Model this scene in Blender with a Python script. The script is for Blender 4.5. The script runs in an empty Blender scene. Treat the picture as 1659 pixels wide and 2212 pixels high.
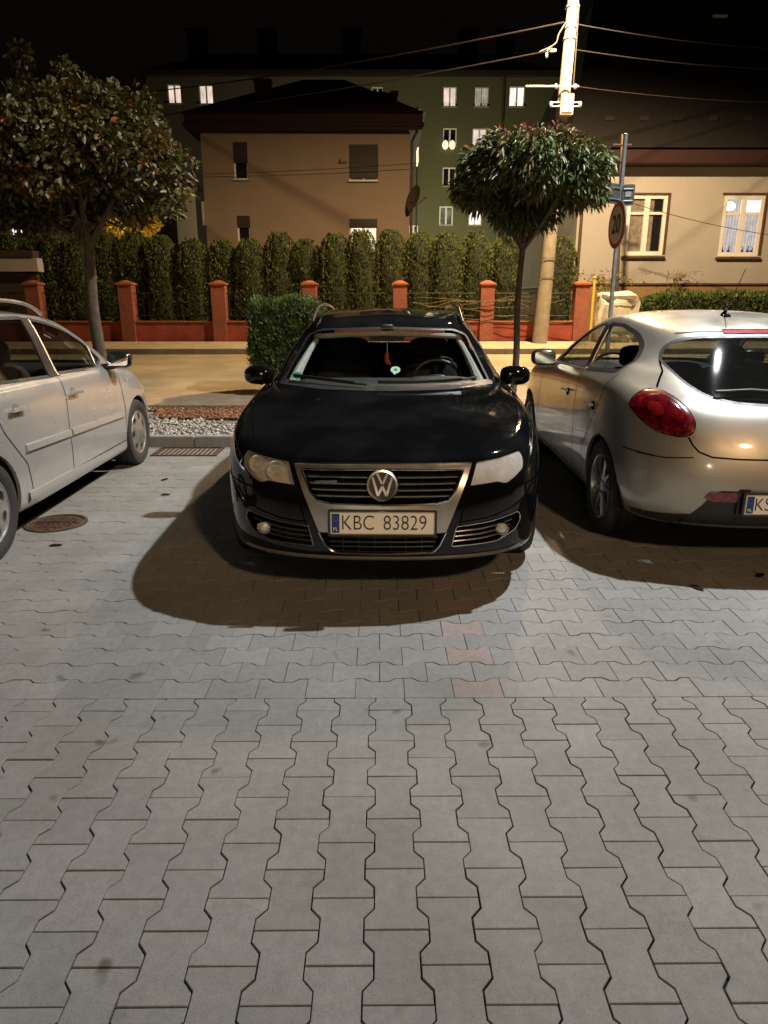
import bpy, bmesh, math, random
import numpy as np
from mathutils import Vector, Matrix
from mathutils.bvhtree import BVHTree
R = math.radians
random.seed(7); np.random.seed(7)
S = bpy.context.scene
COL = S.collection

# ---------------------------------------------------------------- objects
def tag(o, label=None, cat=None, group=None, kind=None):
    if label: o['label'] = label
    if cat: o['category'] = cat
    if group: o['group'] = group
    if kind: o['kind'] = kind
    return o

def empty(name, loc=(0, 0, 0), rz=0.0):
    o = bpy.data.objects.new(name, None)
    o.empty_display_size = 0.2
    o.location = loc
    o.rotation_euler = (0, 0, rz)
    COL.objects.link(o)
    return o

def link_mesh(name, me, mat, parent=None, loc=None, rz=0.0):
    if mat is not None:
        ms = mat if isinstance(mat, (list, tuple)) else [mat]
        me.materials.clear()
        for m in ms: me.materials.append(m)
    o = bpy.data.objects.new(name, me)
    if parent is not None: o.parent = parent
    if loc is not None: o.location = loc
    if rz: o.rotation_euler = (0, 0, rz)
    COL.objects.link(o)
    return o

def mesh_np(name, V, F, smooth=False):
    me = bpy.data.meshes.new(name)
    me.from_pydata([tuple(v) for v in V], [], [tuple(f) for f in F])
    me.update()
    if smooth:
        me.polygons.foreach_set('use_smooth', [True] * len(me.polygons))
    return me

def mesh_quads(name, V, F, mat, parent=None, smooth=False, attrs=None, k=4):
    """fast mesh from numpy: V (n,3), F (m,k) ; attrs: dict name -> per face floats"""
    V = np.asarray(V, dtype=np.float32); F = np.asarray(F, dtype=np.int32)
    me = bpy.data.meshes.new(name)
    me.vertices.add(len(V)); me.vertices.foreach_set('co', V.ravel())
    me.loops.add(F.size); me.loops.foreach_set('vertex_index', F.ravel())
    me.polygons.add(len(F))
    me.polygons.foreach_set('loop_start', np.arange(0, F.size, k, dtype=np.int32))
    me.polygons.foreach_set('loop_total', np.full(len(F), k, dtype=np.int32))
    if smooth: me.polygons.foreach_set('use_smooth', np.ones(len(F), dtype=bool))
    me.update(calc_edges=True)
    if attrs:
        for n, a in attrs.items():
            at = me.attributes.new(n, 'FLOAT', 'FACE')
            at.data.foreach_set('value', np.asarray(a, dtype=np.float32))
    return link_mesh(name, me, mat, parent)

def shade_angle(me, ang=35):
    bm = bmesh.new(); bm.from_mesh(me)
    for f in bm.faces: f.smooth = True
    for e in bm.edges:
        if len(e.link_faces) == 2:
            e.smooth = e.calc_face_angle(0) < R(ang)
    bm.to_mesh(me); bm.free()
    return me

class MB:
    """collects shapes, then builds ONE mesh object"""
    def __init__(s): s.v = []; s.f = []; s.mi = []; s.m = 0
    def add(s, V, F):
        b = len(s.v); s.v += [tuple(v) for v in V]
        s.f += [tuple(b + i for i in f) for f in F]; s.mi += [s.m] * len(F)
        return s
    def box(s, c, d, rz=0.0, taper=1.0, M=None):
        x, y, z = d[0] / 2, d[1] / 2, d[2] / 2
        P = []
        for sz in (-1, 1):
            t = taper if sz > 0 else 1.0
            for sx, sy in ((-1, -1), (1, -1), (1, 1), (-1, 1)):
                P.append(Vector((sx * x * t, sy * y * t, sz * z)))
        if M is None: M = Matrix.Rotation(rz, 3, 'Z')
        P = [M @ p + Vector(c) for p in P]
        return s.add(P, [(3, 2, 1, 0), (4, 5, 6, 7), (0, 1, 5, 4), (1, 2, 6, 5), (2, 3, 7, 6), (3, 0, 4, 7)])
    def tube(s, pts, r, n=8, caps=True):
        pts = [Vector(p) for p in pts]
        rs = (list(r) + [r[-1]] * len(pts))[:len(pts)] if isinstance(r, (list, tuple)) else [r] * len(pts)
        V = []; F = []; up = None
        for i, p in enumerate(pts):
            t = (pts[min(i + 1, len(pts) - 1)] - pts[max(i - 1, 0)])
            t = t.normalized() if t.length > 1e-9 else Vector((0, 0, 1))
            if up is None:
                up = Vector((0, 0, 1)) if abs(t.z) < .9 else Vector((1, 0, 0))
            a = t.cross(up); a = a.normalized() if a.length > 1e-6 else t.orthogonal().normalized()
            b = a.cross(t).normalized(); up = b
            for k in range(n):
                w = 2 * math.pi * k / n
                V.append(p + (a * math.cos(w) + b * math.sin(w)) * rs[i])
        for i in range(len(pts) - 1):
            for k in range(n):
                F.append((i * n + k, i * n + (k + 1) % n, (i + 1) * n + (k + 1) % n, (i + 1) * n + k))
        if caps:
            F.append(tuple(range(n - 1, -1, -1))); F.append(tuple((len(pts) - 1) * n + k for k in range(n)))
        return s.add(V, F)
    def prism(s, poly, h0, h1, axes='xyz'):
        """poly 2D in first two axes, extruded along third"""
        n = len(poly); V = []
        for h in (h0, h1):
            for a, b in poly:
                d = {axes[0]: a, axes[1]: b, axes[2]: h}
                V.append((d['x'], d['y'], d['z']))
        F = [tuple(range(n - 1, -1, -1)), tuple(range(n, 2 * n))]
        F += [(i, (i + 1) % n, n + (i + 1) % n, n + i) for i in range(n)]
        return s.add(V, F)
    def lathe(s, prof, n=32, axis='z', c=(0, 0, 0), closed=False, a0=0.0, a1=2 * math.pi):
        """prof: (radius, height)"""
        full = abs(a1 - a0 - 2 * math.pi) < 1e-6
        m = n if full else n + 1
        V = []
        for (r, h) in prof:
            for k in range(m):
                w = a0 + (a1 - a0) * k / n
                p = (r * math.cos(w), r * math.sin(w), h)
                if axis == 'x': p = (p[2], p[0], p[1])
                elif axis == 'y': p = (p[0], p[2], p[1])
                V.append((p[0] + c[0], p[1] + c[1], p[2] + c[2]))
        F = []
        L = len(prof)
        for i in range(L - 1 if not closed else L):
            j = (i + 1) % L
            for k in range(n):
                k2 = (k + 1) % m
                F.append((i * m + k, i * m + k2, j * m + k2, j * m + k))
        return s.add(V, F)
    def blob(s, c, d, n=12, mm=8, p=2.0):
        """superellipsoid"""
        V = []; F = []
        def sg(v, e): return math.copysign(abs(v) ** e, v)
        e = 2.0 / p
        for i in range(mm + 1):
            ph = -math.pi / 2 + math.pi * i / mm
            for k in range(n):
                th = 2 * math.pi * k / n
                V.append((c[0] + d[0] / 2 * sg(math.cos(ph), e) * sg(math.cos(th), e),
                          c[1] + d[1] / 2 * sg(math.cos(ph), e) * sg(math.sin(th), e),
                          c[2] + d[2] / 2 * sg(math.sin(ph), e)))
        for i in range(mm):
            for k in range(n):
                F.append((i * n + k, i * n + (k + 1) % n, (i + 1) * n + (k + 1) % n, (i + 1) * n + k))
        return s.add(V, F)
    def xf(s, M):
        s.v = [tuple(M @ Vector(v)) for v in s.v]; return s
    def build(s, name, mat, parent=None, ang=35, bevel=0.0, loc=None, rz=0.0, recalc=True, smooth=True):
        me = bpy.data.meshes.new(name)
        me.from_pydata(s.v, [], s.f); me.update()
        bm = bmesh.new(); bm.from_mesh(me)
        for f, mi in zip(bm.faces, s.mi): f.material_index = mi
        bmesh.ops.remove_doubles(bm, verts=bm.verts, dist=1e-5)
        if recalc: bmesh.ops.recalc_face_normals(bm, faces=bm.faces)
        if bevel > 0:
            es = [e for e in bm.edges if len(e.link_faces) == 2 and e.calc_face_angle(0) > R(30)]
            bmesh.ops.bevel(bm, geom=es, offset=bevel, segments=2, affect='EDGES', clamp_overlap=True)
        if smooth:
            for f in bm.faces: f.smooth = True
            for e in bm.edges:
                if len(e.link_faces) == 2: e.smooth = e.calc_face_angle(0) < R(ang)
        bm.to_mesh(me); bm.free()
        ms = mat if isinstance(mat, (list, tuple)) else [mat]
        for m in ms: me.materials.append(m)
        o = bpy.data.objects.new(name, me)
        if parent is not None: o.parent = parent
        if loc is not None: o.location = loc
        if rz: o.rotation_euler = (0, 0, rz)
        COL.objects.link(o)
        return o

# ---------------------------------------------------------------- materials
class NT:
    def __init__(s, name):
        s.m = bpy.data.materials.new(name); s.m.use_nodes = True
        s.t = s.m.node_tree; s.t.nodes.clear()
        s.out = s.t.nodes.new('ShaderNodeOutputMaterial')
    def n(s, typ, **kw):
        nd = s.t.nodes.new('ShaderNode' + typ)
        for k, v in kw.items():
            if k.startswith('_'): setattr(nd, k[1:], v)
            else:
                kk = k.replace('_', ' ')
                for i in nd.inputs:
                    if i.name.lower() == kk.lower():
                        if isinstance(v, tuple) and len(v) == 2 and hasattr(v[0], 'outputs'): s.t.links.new(v[0].outputs[v[1]], i)
                        elif hasattr(v, 'outputs'): s.t.links.new(v.outputs[0], i)
                        else: i.default_value = v
                        break
                else: raise KeyError(k + ' in ' + typ)
        return nd
    def link(s, a, b, ao=0, bi=0): s.t.links.new(a.outputs[ao], b.inputs[bi]); return b
    def done(s, sh): s.t.links.new(sh.outputs[0], s.out.inputs['Surface']); return s.m
    def ramp(s, fac, stops, interp='LINEAR'):
        r = s.n('ValToRGB'); r.color_ramp.interpolation = interp
        e = r.color_ramp.elements
        while len(e) < len(stops): e.new(0.5)
        for i, (p, c) in enumerate(stops):
            e[i].position = p; e[i].color = (*c, 1) if len(c) == 3 else c
        s.t.links.new(fac.outputs[0] if hasattr(fac, 'outputs') else fac, r.inputs[0])
        return r
    def mix(s, fac, a, b, mode='MIX'):
        m = s.t.nodes.new('ShaderNodeMix'); m.data_type = 'RGBA'; m.blend_type = mode
        def st(sock, v):
            if hasattr(v, 'outputs'): s.t.links.new(v.outputs[0], sock)
            elif isinstance(v, bpy.types.NodeSocket): s.t.links.new(v, sock)
            elif isinstance(v, (int, float)): sock.default_value = v
            else: sock.default_value = (*v, 1) if len(v) == 3 else v
        st(m.inputs[0], fac); st(m.inputs[6], a); st(m.inputs[7], b)
        class W: pass
        w = W(); w.outputs = [m.outputs[2]]
        return w
    def noise(s, scale, detail=4, rough=.55, coord='Object', dist=0.0):
        tc = s.t.nodes.get('TC') or s.n('TexCoord'); tc.name = 'TC'
        nz = s.n('TexNoise', Scale=scale, Detail=detail, Roughness=rough, Distortion=dist)
        s.t.links.new(tc.outputs[coord], nz.inputs['Vector'])
        return nz
    def bump(s, h, strength=.3, dist=.01):
        b = s.n('Bump', Strength=strength, Distance=dist)
        s.t.links.new(h.outputs[0], b.inputs['Height'])
        return b

def mat_simple(name, col, rough=.5, metal=0.0, coat=0.0, var=.12, scale=20, bump=0.0, bscale=None, spec=.5):
    t = NT(name)
    nz = t.noise(scale)
    c2 = tuple(max(0, c * (1 - var)) for c in col); c1 = tuple(min(1, c * (1 + var)) for c in col)
    cr = t.ramp(nz, [(.3, c2), (.7, c1)])
    rr = t.n('MapRange', From_Min=.2, From_Max=.8, To_Min=max(0.02, rough * .85), To_Max=min(1, rough * 1.15), Value=nz)
    p = t.n('BsdfPrincipled', Base_Color=cr, Metallic=metal, Roughness=rr, Coat_Weight=coat, Coat_Roughness=.04)
    p.inputs['Specular IOR Level'].default_value = spec
    if bump:
        b = t.bump(t.noise(bscale or scale * 3), bump)
        t.t.links.new(b.outputs[0], p.inputs['Normal'])
    return t.done(p)

def mat_paint(name, col, metal=.0, rough=.35, flake=0.0, dirt=.06, dirtcol=(.18, .15, .12), spec=.5, coat=(.02, .07)):
    t = NT(name)
    d1 = t.noise(3.0, 3, .5); d2 = t.noise(9, 2, .5)
    mr = t.n('MapRange', From_Min=.42, From_Max=.75, To_Min=0, To_Max=dirt, Value=d1)
    base = t.mix(mr, col, dirtcol)
    rr = t.n('MapRange', From_Min=.35, From_Max=.7, To_Min=rough * .8, To_Max=rough * 1.3, Value=d1)
    cr = t.n('MapRange', From_Min=.3, From_Max=.75, To_Min=coat[0], To_Max=coat[1], Value=d2)
    p = t.n('BsdfPrincipled', Base_Color=base, Metallic=metal, Roughness=rr, Coat_Weight=1.0, Coat_Roughness=cr)
    p.inputs['Specular IOR Level'].default_value = spec
    return t.done(p)

def mat_glass(name, tint=(.55, .6, .58), ior=1.5, rough=.015, haze=.0):
    t = NT(name)
    tr = t.n('BsdfTransparent', Color=(*tint, 1))
    gl = t.n('BsdfGlossy', Color=(1, 1, 1, 1), Roughness=rough)
    ge = t.n('NewGeometry')
    mi = t.n('MapRange', From_Min=0, From_Max=1, To_Min=ior, To_Max=1 / ior); t.t.links.new(ge.outputs['Backfacing'], mi.inputs['Value'])
    fr = t.n('Fresnel', IOR=mi)
    ms = t.n('MixShader'); t.t.links.new(fr.outputs[0], ms.inputs[0])
    t.link(tr, ms, 0, 1); t.link(gl, ms, 0, 2)
    if haze > 0:
        df = t.n('BsdfDiffuse', Color=(.6, .6, .58, 1))
        nz = t.noise(5, 6, .7)
        mr = t.n('MapRange', From_Min=.3, From_Max=.7, To_Min=haze * .55, To_Max=haze, Value=nz)
        m2 = t.n('MixShader'); t.t.links.new(mr.outputs[0], m2.inputs[0])
        t.link(ms, m2, 0, 1); t.link(df, m2, 0, 2); ms = m2
    return t.done(ms)

def mat_emit(name, col, strength, nscale=8, lo=.6):
    t = NT(name)
    nz = t.noise(nscale, 3)
    mr = t.n('MapRange', From_Min=.3, From_Max=.7, To_Min=strength * lo, To_Max=strength, Value=nz)
    tc = t.t.nodes['TC']; wv = t.n('TexWave', Scale=3.2, Distortion=2.5, Detail=2.0); t.t.links.new(tc.outputs['Object'], wv.inputs['Vector'])
    w2 = t.n('MapRange', From_Min=0, From_Max=1, To_Min=lo, To_Max=1.0, Value=wv)
    mm = t.n('Math', _operation='MULTIPLY'); t.t.links.new(mr.outputs[0], mm.inputs[0]); t.t.links.new(w2.outputs[0], mm.inputs[1])
    e = t.n('Emission', Color=(*col, 1), Strength=mm)
    return t.done(e)

def mat_leaf(name, stops, rough=.45, transl=.25):
    t = NT(name)
    at = t.n('Attribute'); at.attribute_name = 'rnd'
    cr = t.n('ValToRGB'); e = cr.color_ramp.elements
    while len(e) < len(stops): e.new(.5)
    for i, (p_, c) in enumerate(stops): e[i].position = p_; e[i].color = (*c, 1)
    t.t.links.new(at.outputs['Fac'], cr.inputs[0])
    p = t.n('BsdfPrincipled', Base_Color=cr, Roughness=rough)
    tl = t.n('BsdfTranslucent', Color=cr)
    ms = t.n('MixShader'); ms.inputs[0].default_value = transl
    t.link(p, ms, 0, 1); t.link(tl, ms, 0, 2)
    return t.done(ms)

# ---------------------------------------------------------------- camera frame helpers
CAM_H = 1.52; PITCH = R(16.6); YAW = R(-0.4); FD = 1530.7      # focal length in 1659-px-wide units
CF = Vector((0, math.cos(PITCH), -math.sin(PITCH))); CD = Vector((0, -math.sin(PITCH), -math.cos(PITCH)))
RZ = Matrix.Rotation(YAW, 3, 'Z')
def ray(px, py):
    return RZ @ (CF + Vector((1, 0, 0)) * ((px - 829.5) / FD) + CD * ((py - 1106) / FD))
def at(px, py, Y):
    d = ray(px, py); t = Y / d.y
    return Vector((d.x * t, Y, CAM_H + d.z * t))
def ground_at(px, py, z=0.0):
    d = ray(px, py); t = (z - CAM_H) / d.z
    return Vector((d.x * t, d.y * t, z))

# ---------------------------------------------------------------- curves
def catmull(pts, n=6, closed=False):
    pts = [Vector(p) for p in pts]; L = len(pts); out = []
    rng = L if closed else L - 1
    for i in range(rng):
        if closed: p0, p1, p2, p3 = pts[(i - 1) % L], pts[i], pts[(i + 1) % L], pts[(i + 2) % L]
        else: p0, p1, p2, p3 = pts[max(i - 1, 0)], pts[i], pts[i + 1], pts[min(i + 2, L - 1)]
        for k in range(n):
            t = k / n
            out.append(0.5 * ((2 * p1) + (-p0 + p2) * t + (2 * p0 - 5 * p1 + 4 * p2 - p3) * t * t + (-p0 + 3 * p1 - 3 * p2 + p3) * t ** 3))
    if not closed: out.append(pts[-1])
    return out
def rpoly(pts, r=.04, n=5):
    """polygon with rounded corners"""
    out = []; L = len(pts)
    for i in range(L):
        p = Vector(pts[i][:2]); a = Vector(pts[i - 1][:2]); b = Vector(pts[(i + 1) % L][:2])
        ri = pts[i][2] if len(pts[i]) > 2 else r
        da, db = a - p, b - p
        ra = min(ri, da.length * .45, db.length * .45)
        if ra < 1e-4: out.append(tuple(p)); continue
        s, e = p + da.normalized() * ra, p + db.normalized() * ra
        for k in range(n + 1):
            t = k / n
            q = s * (1 - t) ** 2 + p * 2 * t * (1 - t) + e * t * t
            out.append((q.x, q.y))
    return out
def densify(pts, d=.03, closed=True):
    out = []; L = len(pts)
    for i in range(L if closed else L - 1):
        a = Vector(pts[i]); b = Vector(pts[(i + 1) % L]); n = max(1, int((b - a).length / d))
        for k in range(n): out.append(tuple(a.lerp(b, k / n)))
    if not closed: out.append(tuple(pts[-1]))
    return out
# ---------------------------------------------------------------- car construction helpers
def bspline_half(P, n=6, comp=0.75):
    """P: rows x cols x 3 control targets; col 0 and last lie on x=0, last row lies on x=0. dense half surface"""
    P = np.array(P, float)
    def pad(Q):
        a = Q[:, 1:2].copy(); a[..., 0] *= -1
        b = Q[:, -2:-1].copy(); b[..., 0] *= -1
        Q = np.concatenate([a, Q, b], 1)
        c = 2 * Q[0:1] - Q[1:2]
        d = Q[-2:-1].copy(); d[..., 0] *= -1
        return np.concatenate([c, Q, d], 0)
    C = P.copy()
    for _ in range(3):
        Q = pad(C)
        L = (Q[:-2] + 4 * Q[1:-1] + Q[2:]) / 6
        L = (L[:, :-2] + 4 * L[:, 1:-1] + L[:, 2:]) / 6
        C = C + comp * (P - L)
        C[:, 0, 0] = 0; C[:, -1, 0] = 0; C[-1, :, 0] = 0
    Q = pad(C)
    def basis(t):
        return np.array([(1 - t) ** 3, 3 * t ** 3 - 6 * t ** 2 + 4, -3 * t ** 3 + 3 * t ** 2 + 3 * t + 1, t ** 3]) / 6
    def ev(Q, m):
        k = m - 3; out = []
        for i in range(k):
            for s in range(n):
                b = basis(s / n); out.append(sum(b[j] * Q[i + j] for j in range(4)))
        b = basis(0.0); out.append(sum(b[j] * Q[k - 1 + j] for j in range(1, 4) if False) if False else sum(basis(1.0)[j] * Q[k - 1 + j] for j in range(4)))
        return np.array(out)
    D = ev(Q, Q.shape[0])
    D = ev(D.transpose(1, 0, 2), Q.shape[1]).transpose(1, 0, 2)
    D[:, 0, 0] = 0; D[:, -1, 0] = 0; D[-1, :, 0] = 0
    return D

def body_mesh(rows, n=6, comp=.75):
    D = bspline_half(rows, n, comp)
    r, c, _ = D.shape
    V = D.reshape(-1, 3); F = []
    for i in range(r - 1):
        for j in range(c - 1):
            F.append((i * c + j, i * c + j + 1, (i + 1) * c + j + 1, (i + 1) * c + j))
    V2 = V * np.array([-1, 1, 1]); b = len(V)
    F2 = [tuple(b + q for q in reversed(f)) for f in F]
    bm = bmesh.new()
    vs = [bm.verts.new(v) for v in np.concatenate([V, V2])]
    for f in F + F2:
        try: bm.faces.new([vs[q] for q in f])
        except ValueError: pass
    bmesh.ops.remove_doubles(bm, verts=bm.verts, dist=2e-4)
    bmesh.ops.dissolve_degenerate(bm, dist=1e-5, edges=bm.edges)
    bmesh.ops.recalc_face_normals(bm, faces=bm.faces)
    # outward
    up = max(bm.faces, key=lambda f: f.calc_center_median().z)
    if up.normal.z < 0: bmesh.ops.reverse_faces(bm, faces=bm.faces)
    return bm

class Shell:
    def __init__(s, bm):
        s.bm = bm
        s.bvh = BVHTree.FromBMesh(bm)
    def hit(s, a, b, ax):
        O, Dr = {'x+': ((3, a, b), (-1, 0, 0)), 'x-': ((-3, a, b), (1, 0, 0)),
                 'y-': ((a, -3, b), (0, 1, 0)), 'y+': ((a, 9, b), (0, -1, 0)),
                 'z+': ((a, b, 4), (0, 0, -1))}[ax]
        h = s.bvh.ray_cast(Vector(O), Vector(Dr))
        if h[0] is None: return None, None
        n = h[1]
        if n.dot(Vector(Dr)) > 0: n = -n
        return h[0], n
    def near(s, p):
        h = s.bvh.find_nearest(Vector(p)); return h[0], h[1]
    def patch(s, name, poly, ax, mat, parent, off=.0, res=.03, thick=0.0, smooth=True, dome=0.0, uv=False):
        """a piece that follows the body surface: poly in the 2D axes of ax"""
        bm = bmesh.new()
        vs = [bm.verts.new((p[0], p[1], 0)) for p in poly]
        bm.faces.new(vs)
        xs = [p[0] for p in poly]; ys = [p[1] for p in poly]
        for lo, hi, nrm in ((min(xs), max(xs), (1, 0, 0)), (min(ys), max(ys), (0, 1, 0))):
            k = int((hi - lo) / res)
            for q in range(1, k + 1):
                v = lo + (hi - lo) * q / (k + 1)
                co = (v, 0, 0) if nrm[0] else (0, v, 0)
                bmesh.ops.bisect_plane(bm, geom=bm.verts[:] + bm.edges[:] + bm.faces[:], plane_co=co, plane_no=nrm)
        cx, cy = sum(xs) / len(xs), sum(ys) / len(ys)
        rm = max(math.hypot(a - cx, b - cy) for a, b in zip(xs, ys))
        bad = []; nn = {}
        for v in bm.verts:
            edge = any(len(e.link_faces) < 2 for e in v.link_edges)
            a, b = v.co.x, v.co.y
            p, n = s.hit(a, b, ax)
            if p is None: bad.append(v); continue
            d = off
            if dome and not edge: d += dome * (1 - (math.hypot(a - cx, b - cy) / rm) ** 2)
            nn[v] = n.copy()
            v.co = p + n * d
        bmesh.ops.delete(bm, geom=bad, context='VERTS')
        bmesh.ops.recalc_face_normals(bm, faces=bm.faces)
        view = {'x+': (1, 0, 0), 'x-': (-1, 0, 0), 'y-': (0, -1, 0), 'y+': (0, 1, 0), 'z+': (0, 0, 1)}[ax]
        tot = sum((f.normal.dot(Vector(view)) * f.calc_area() for f in bm.faces))
        if tot < 0: bmesh.ops.reverse_faces(bm, faces=bm.faces)
        if thick:
            bm.normal_update()
            r = bmesh.ops.extrude_face_region(bm, geom=bm.faces[:])
            nv = [g for g in r['geom'] if isinstance(g, bmesh.types.BMVert)]
            for v in nv:
                v.co -= Vector(view) * thick
            bmesh.ops.recalc_face_normals(bm, faces=bm.faces)
        for f in bm.faces: f.smooth = smooth
        for e in bm.edges:
            if len(e.link_faces) == 2: e.smooth = e.calc_face_angle(0) < R(40)
        me = bpy.data.meshes.new(name); bm.to_mesh(me); bm.free()
        return link_mesh(name, me, mat, parent)
    def path(s, pts, ax, off=0.0, closed=False, d=.025):
        out = []
        for a, b in densify([tuple(p[:2]) for p in pts], d, closed):
            p, n = s.hit(a, b, ax)
            if p is not None: out.append(p + n * off)
        if closed and out: out.append(out[0])
        return out
    def line(s, mb, pts, ax, r=.006, off=0.0, closed=False, d=.025, n=6):
        p = s.path(pts, ax, off, closed, d)
        if len(p) > 1: mb.tube(p, r, n)
        return mb
    def ribbon(s, mb, pts, ax, w=.006, off=.0012, closed=False, d=.02):
        P = [Vector(p) for p in densify([tuple(p[:2]) for p in pts], d, closed)]
        if closed: P.append(P[0])
        L = []; Rr = []
        for i, p in enumerate(P):
            t = (P[min(i + 1, len(P) - 1)] - P[max(i - 1, 0)])
            if t.length < 1e-9: continue
            t.normalize(); nrm = Vector((-t.y, t.x)) * (w / 2)
            a, na = s.hit(p.x + nrm.x, p.y + nrm.y, ax); b, nb = s.hit(p.x - nrm.x, p.y - nrm.y, ax)
            if a is None or b is None: continue
            L.append(a + na * off); Rr.append(b + nb * off)
        if len(L) < 2: return mb
        V = L + Rr; k = len(L)
        return mb.add(V, [(i, i + 1, k + i + 1, k + i) for i in range(k - 1)])

def carve(bm, cutters, name, mat, parent, thick=.022):
    """solidify the skin and cut the openings out of it, one after the other"""
    me = bpy.data.meshes.new(name + '_m'); bm.to_mesh(me)
    o = bpy.data.objects.new(name + '_tmp', me); COL.objects.link(o)
    so = o.modifiers.new('s', 'SOLIDIFY'); so.thickness = thick; so.offset = -1; so.use_even_offset = False
    def evaluate():
        bpy.context.view_layer.update()
        dg = bpy.context.evaluated_depsgraph_get()
        return bpy.data.meshes.new_from_object(o.evaluated_get(dg), depsgraph=dg)
    o.data = evaluate(); o.modifiers.clear()
    for mb in cutters:
        done = False
        for attempt in range(4):
            cm = bpy.data.meshes.new('c'); j = .0007 * attempt
            cm.from_pydata([(x + j * .3, y + j, z + j * .7) for x, y, z in mb.v], [], mb.f)
            b2 = bmesh.new(); b2.from_mesh(cm)
            bmesh.ops.remove_doubles(b2, verts=b2.verts, dist=1e-4)
            bmesh.ops.recalc_face_normals(b2, faces=b2.faces)
            if b2.calc_volume(signed=True) < 0: bmesh.ops.reverse_faces(b2, faces=b2.faces)
            bmesh.ops.triangulate(b2, faces=[f for f in b2.faces if len(f.verts) > 4])
            b2.to_mesh(cm); b2.free()
            c = bpy.data.objects.new('c', cm); COL.objects.link(c)
            bo = o.modifiers.new('b', 'BOOLEAN'); bo.operation = 'DIFFERENCE'; bo.solver = 'EXACT'; bo.object = c
            r = evaluate(); o.modifiers.clear(); bpy.data.objects.remove(c, do_unlink=True)
            if len(r.polygons) > .8 * len(o.data.polygons) or len(r.polygons) > 20000: o.data = r; done = True; break
        if not done: print('CARVE FAILED', name)
    res = o.data
    bpy.data.objects.remove(o, do_unlink=True)
    shade_angle(res, 38)
    res.name = name
    return link_mesh(name, res, mat, parent)

def make_wheel(parent, c, side, rad, rimr, width, M, spokes=5, style='alloy', twist=0):
    """wheel centre c, side=+1 faces +x"""
    w = empty('wheel', c); w.parent = parent
    hw = width / 2
    t = MB()
    prof = [(rimr - .005, -hw * .8), (rimr + .02, -hw * .92), (rad - .05, -hw * 1.02), (rad - .015, -hw * .92), (rad - .002, -hw * .72),
            (rad, -hw * .3), (rad - .006, -hw * .28), (rad - .006, -hw * .22), (rad, -hw * .2), (rad, hw * .2), (rad - .006, hw * .22), (rad - .006, hw * .28), (rad, hw * .3),
            (rad - .002, hw * .72), (rad - .015, hw * .92), (rad - .05, hw * 1.02), (rimr + .02, hw * .92), (rimr - .005, hw * .8)]
    t.lathe([(r, h * side) for r, h in prof], 56, 'x')
    t.build('tyre', M['rubber'], w)
    b = MB()   # rim barrel + lip
    b.lathe([(rimr * 1.0, hw * .82 * side), (rimr * .985, hw * .88 * side), (rimr * .95, hw * .84 * side), (rimr * .93, hw * .6 * side), (rimr * .9, -hw * .7 * side)], 48, 'x')
    face = hw * (.62 if style == 'alloy' else .8) * side
    b.lathe([(.001, face + .012 * side), (.028, face + .011 * side), (.034, face + .004 * side), (.07, face), (.075, face - .03 * side)], 24, 'x')
    if style == 'alloy':
        for k in range(spokes):
            for dd in ((-.12, .12) if spokes <= 7 else (0,)):
                a = 2 * math.pi * k / spokes + twist + dd
                a2 = 2 * math.pi * k / spokes + twist + dd * 1.6
                p0 = Vector((face, .05 * math.cos(a), .05 * math.sin(a)))
                p1 = Vector((face + .004 * side, rimr * .55 * math.cos(a), rimr * .55 * math.sin(a)))
                p2 = Vector((face + .0 * side, rimr * .95 * math.cos(a2), rimr * .95 * math.sin(a2)))
                b.tube([p0, p1, p2], [.016, .012, .014], 6)
    else:    # full wheel cover with oval holes
        n = 7; V = []; F = []
        m = 12
        for k in range(n):
            a0 = 2 * math.pi * (k - .5) / n + twist; a1 = 2 * math.pi * (k + .5) / n + twist
            # sector with a hole: outer outline & inner oval
            out = []; inn = []
            for q in range(m * 4):
                t_ = q / (m * 4) * 2 * math.pi
                ca, sa = math.cos(t_), math.sin(t_)
                mx = max(abs(ca), abs(sa))
                u, v = ca / mx, sa / mx
                rr = rimr * (.62 + .34 * v); aa = (a0 + a1) / 2 + (a1 - a0) / 2 * u
                out.append((rr, aa))
                rr2 = rimr * (.72 + .15 * sa); aa2 = (a0 + a1) / 2 + (a1 - a0) / 2 * .52 * ca
                inn.append((rr2, aa2))
            base = len(V)
            def bulge(rr): return face + side * .018 * (1 - (rr / rimr) ** 2)
            for rr, aa in out: V.append((bulge(rr), rr * math.cos(aa), rr * math.sin(aa)))
            for rr, aa in inn: V.append((bulge(rr) - side * .004, rr * math.cos(aa), rr * math.sin(aa)))
            for rr, aa in inn: V.append((bulge(rr) - side * .022, rr * math.cos(aa), rr * math.sin(aa)))
            L = len(out)
            for q in range(L):
                q2 = (q + 1) % L
                F.append((base + q, base + q2, base + L + q2, base + L + q))
                F.append((base + L + q, base + L + q2, base + 2 * L + q2, base + 2 * L + q))
        b.add(V, F)
        b.lathe([(.002, face + .03 * side), (rimr * .2, face + .026 * side), (rimr * .28, face + .016 * side)], 28, 'x')
    b.build('rim', M['rim'], w, ang=45)
    d = MB(); d.lathe([(.001, -hw * .1 * side), (rimr * .62, -hw * .1 * side), (rimr * .62, -hw * .25 * side)], 28, 'x')
    d.build('brake_disc', M['disc'], w)
    return w

def side_poly_cut(poly, x0, x1):
    return MB().prism(poly, x0, x1, 'yzx')

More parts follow.
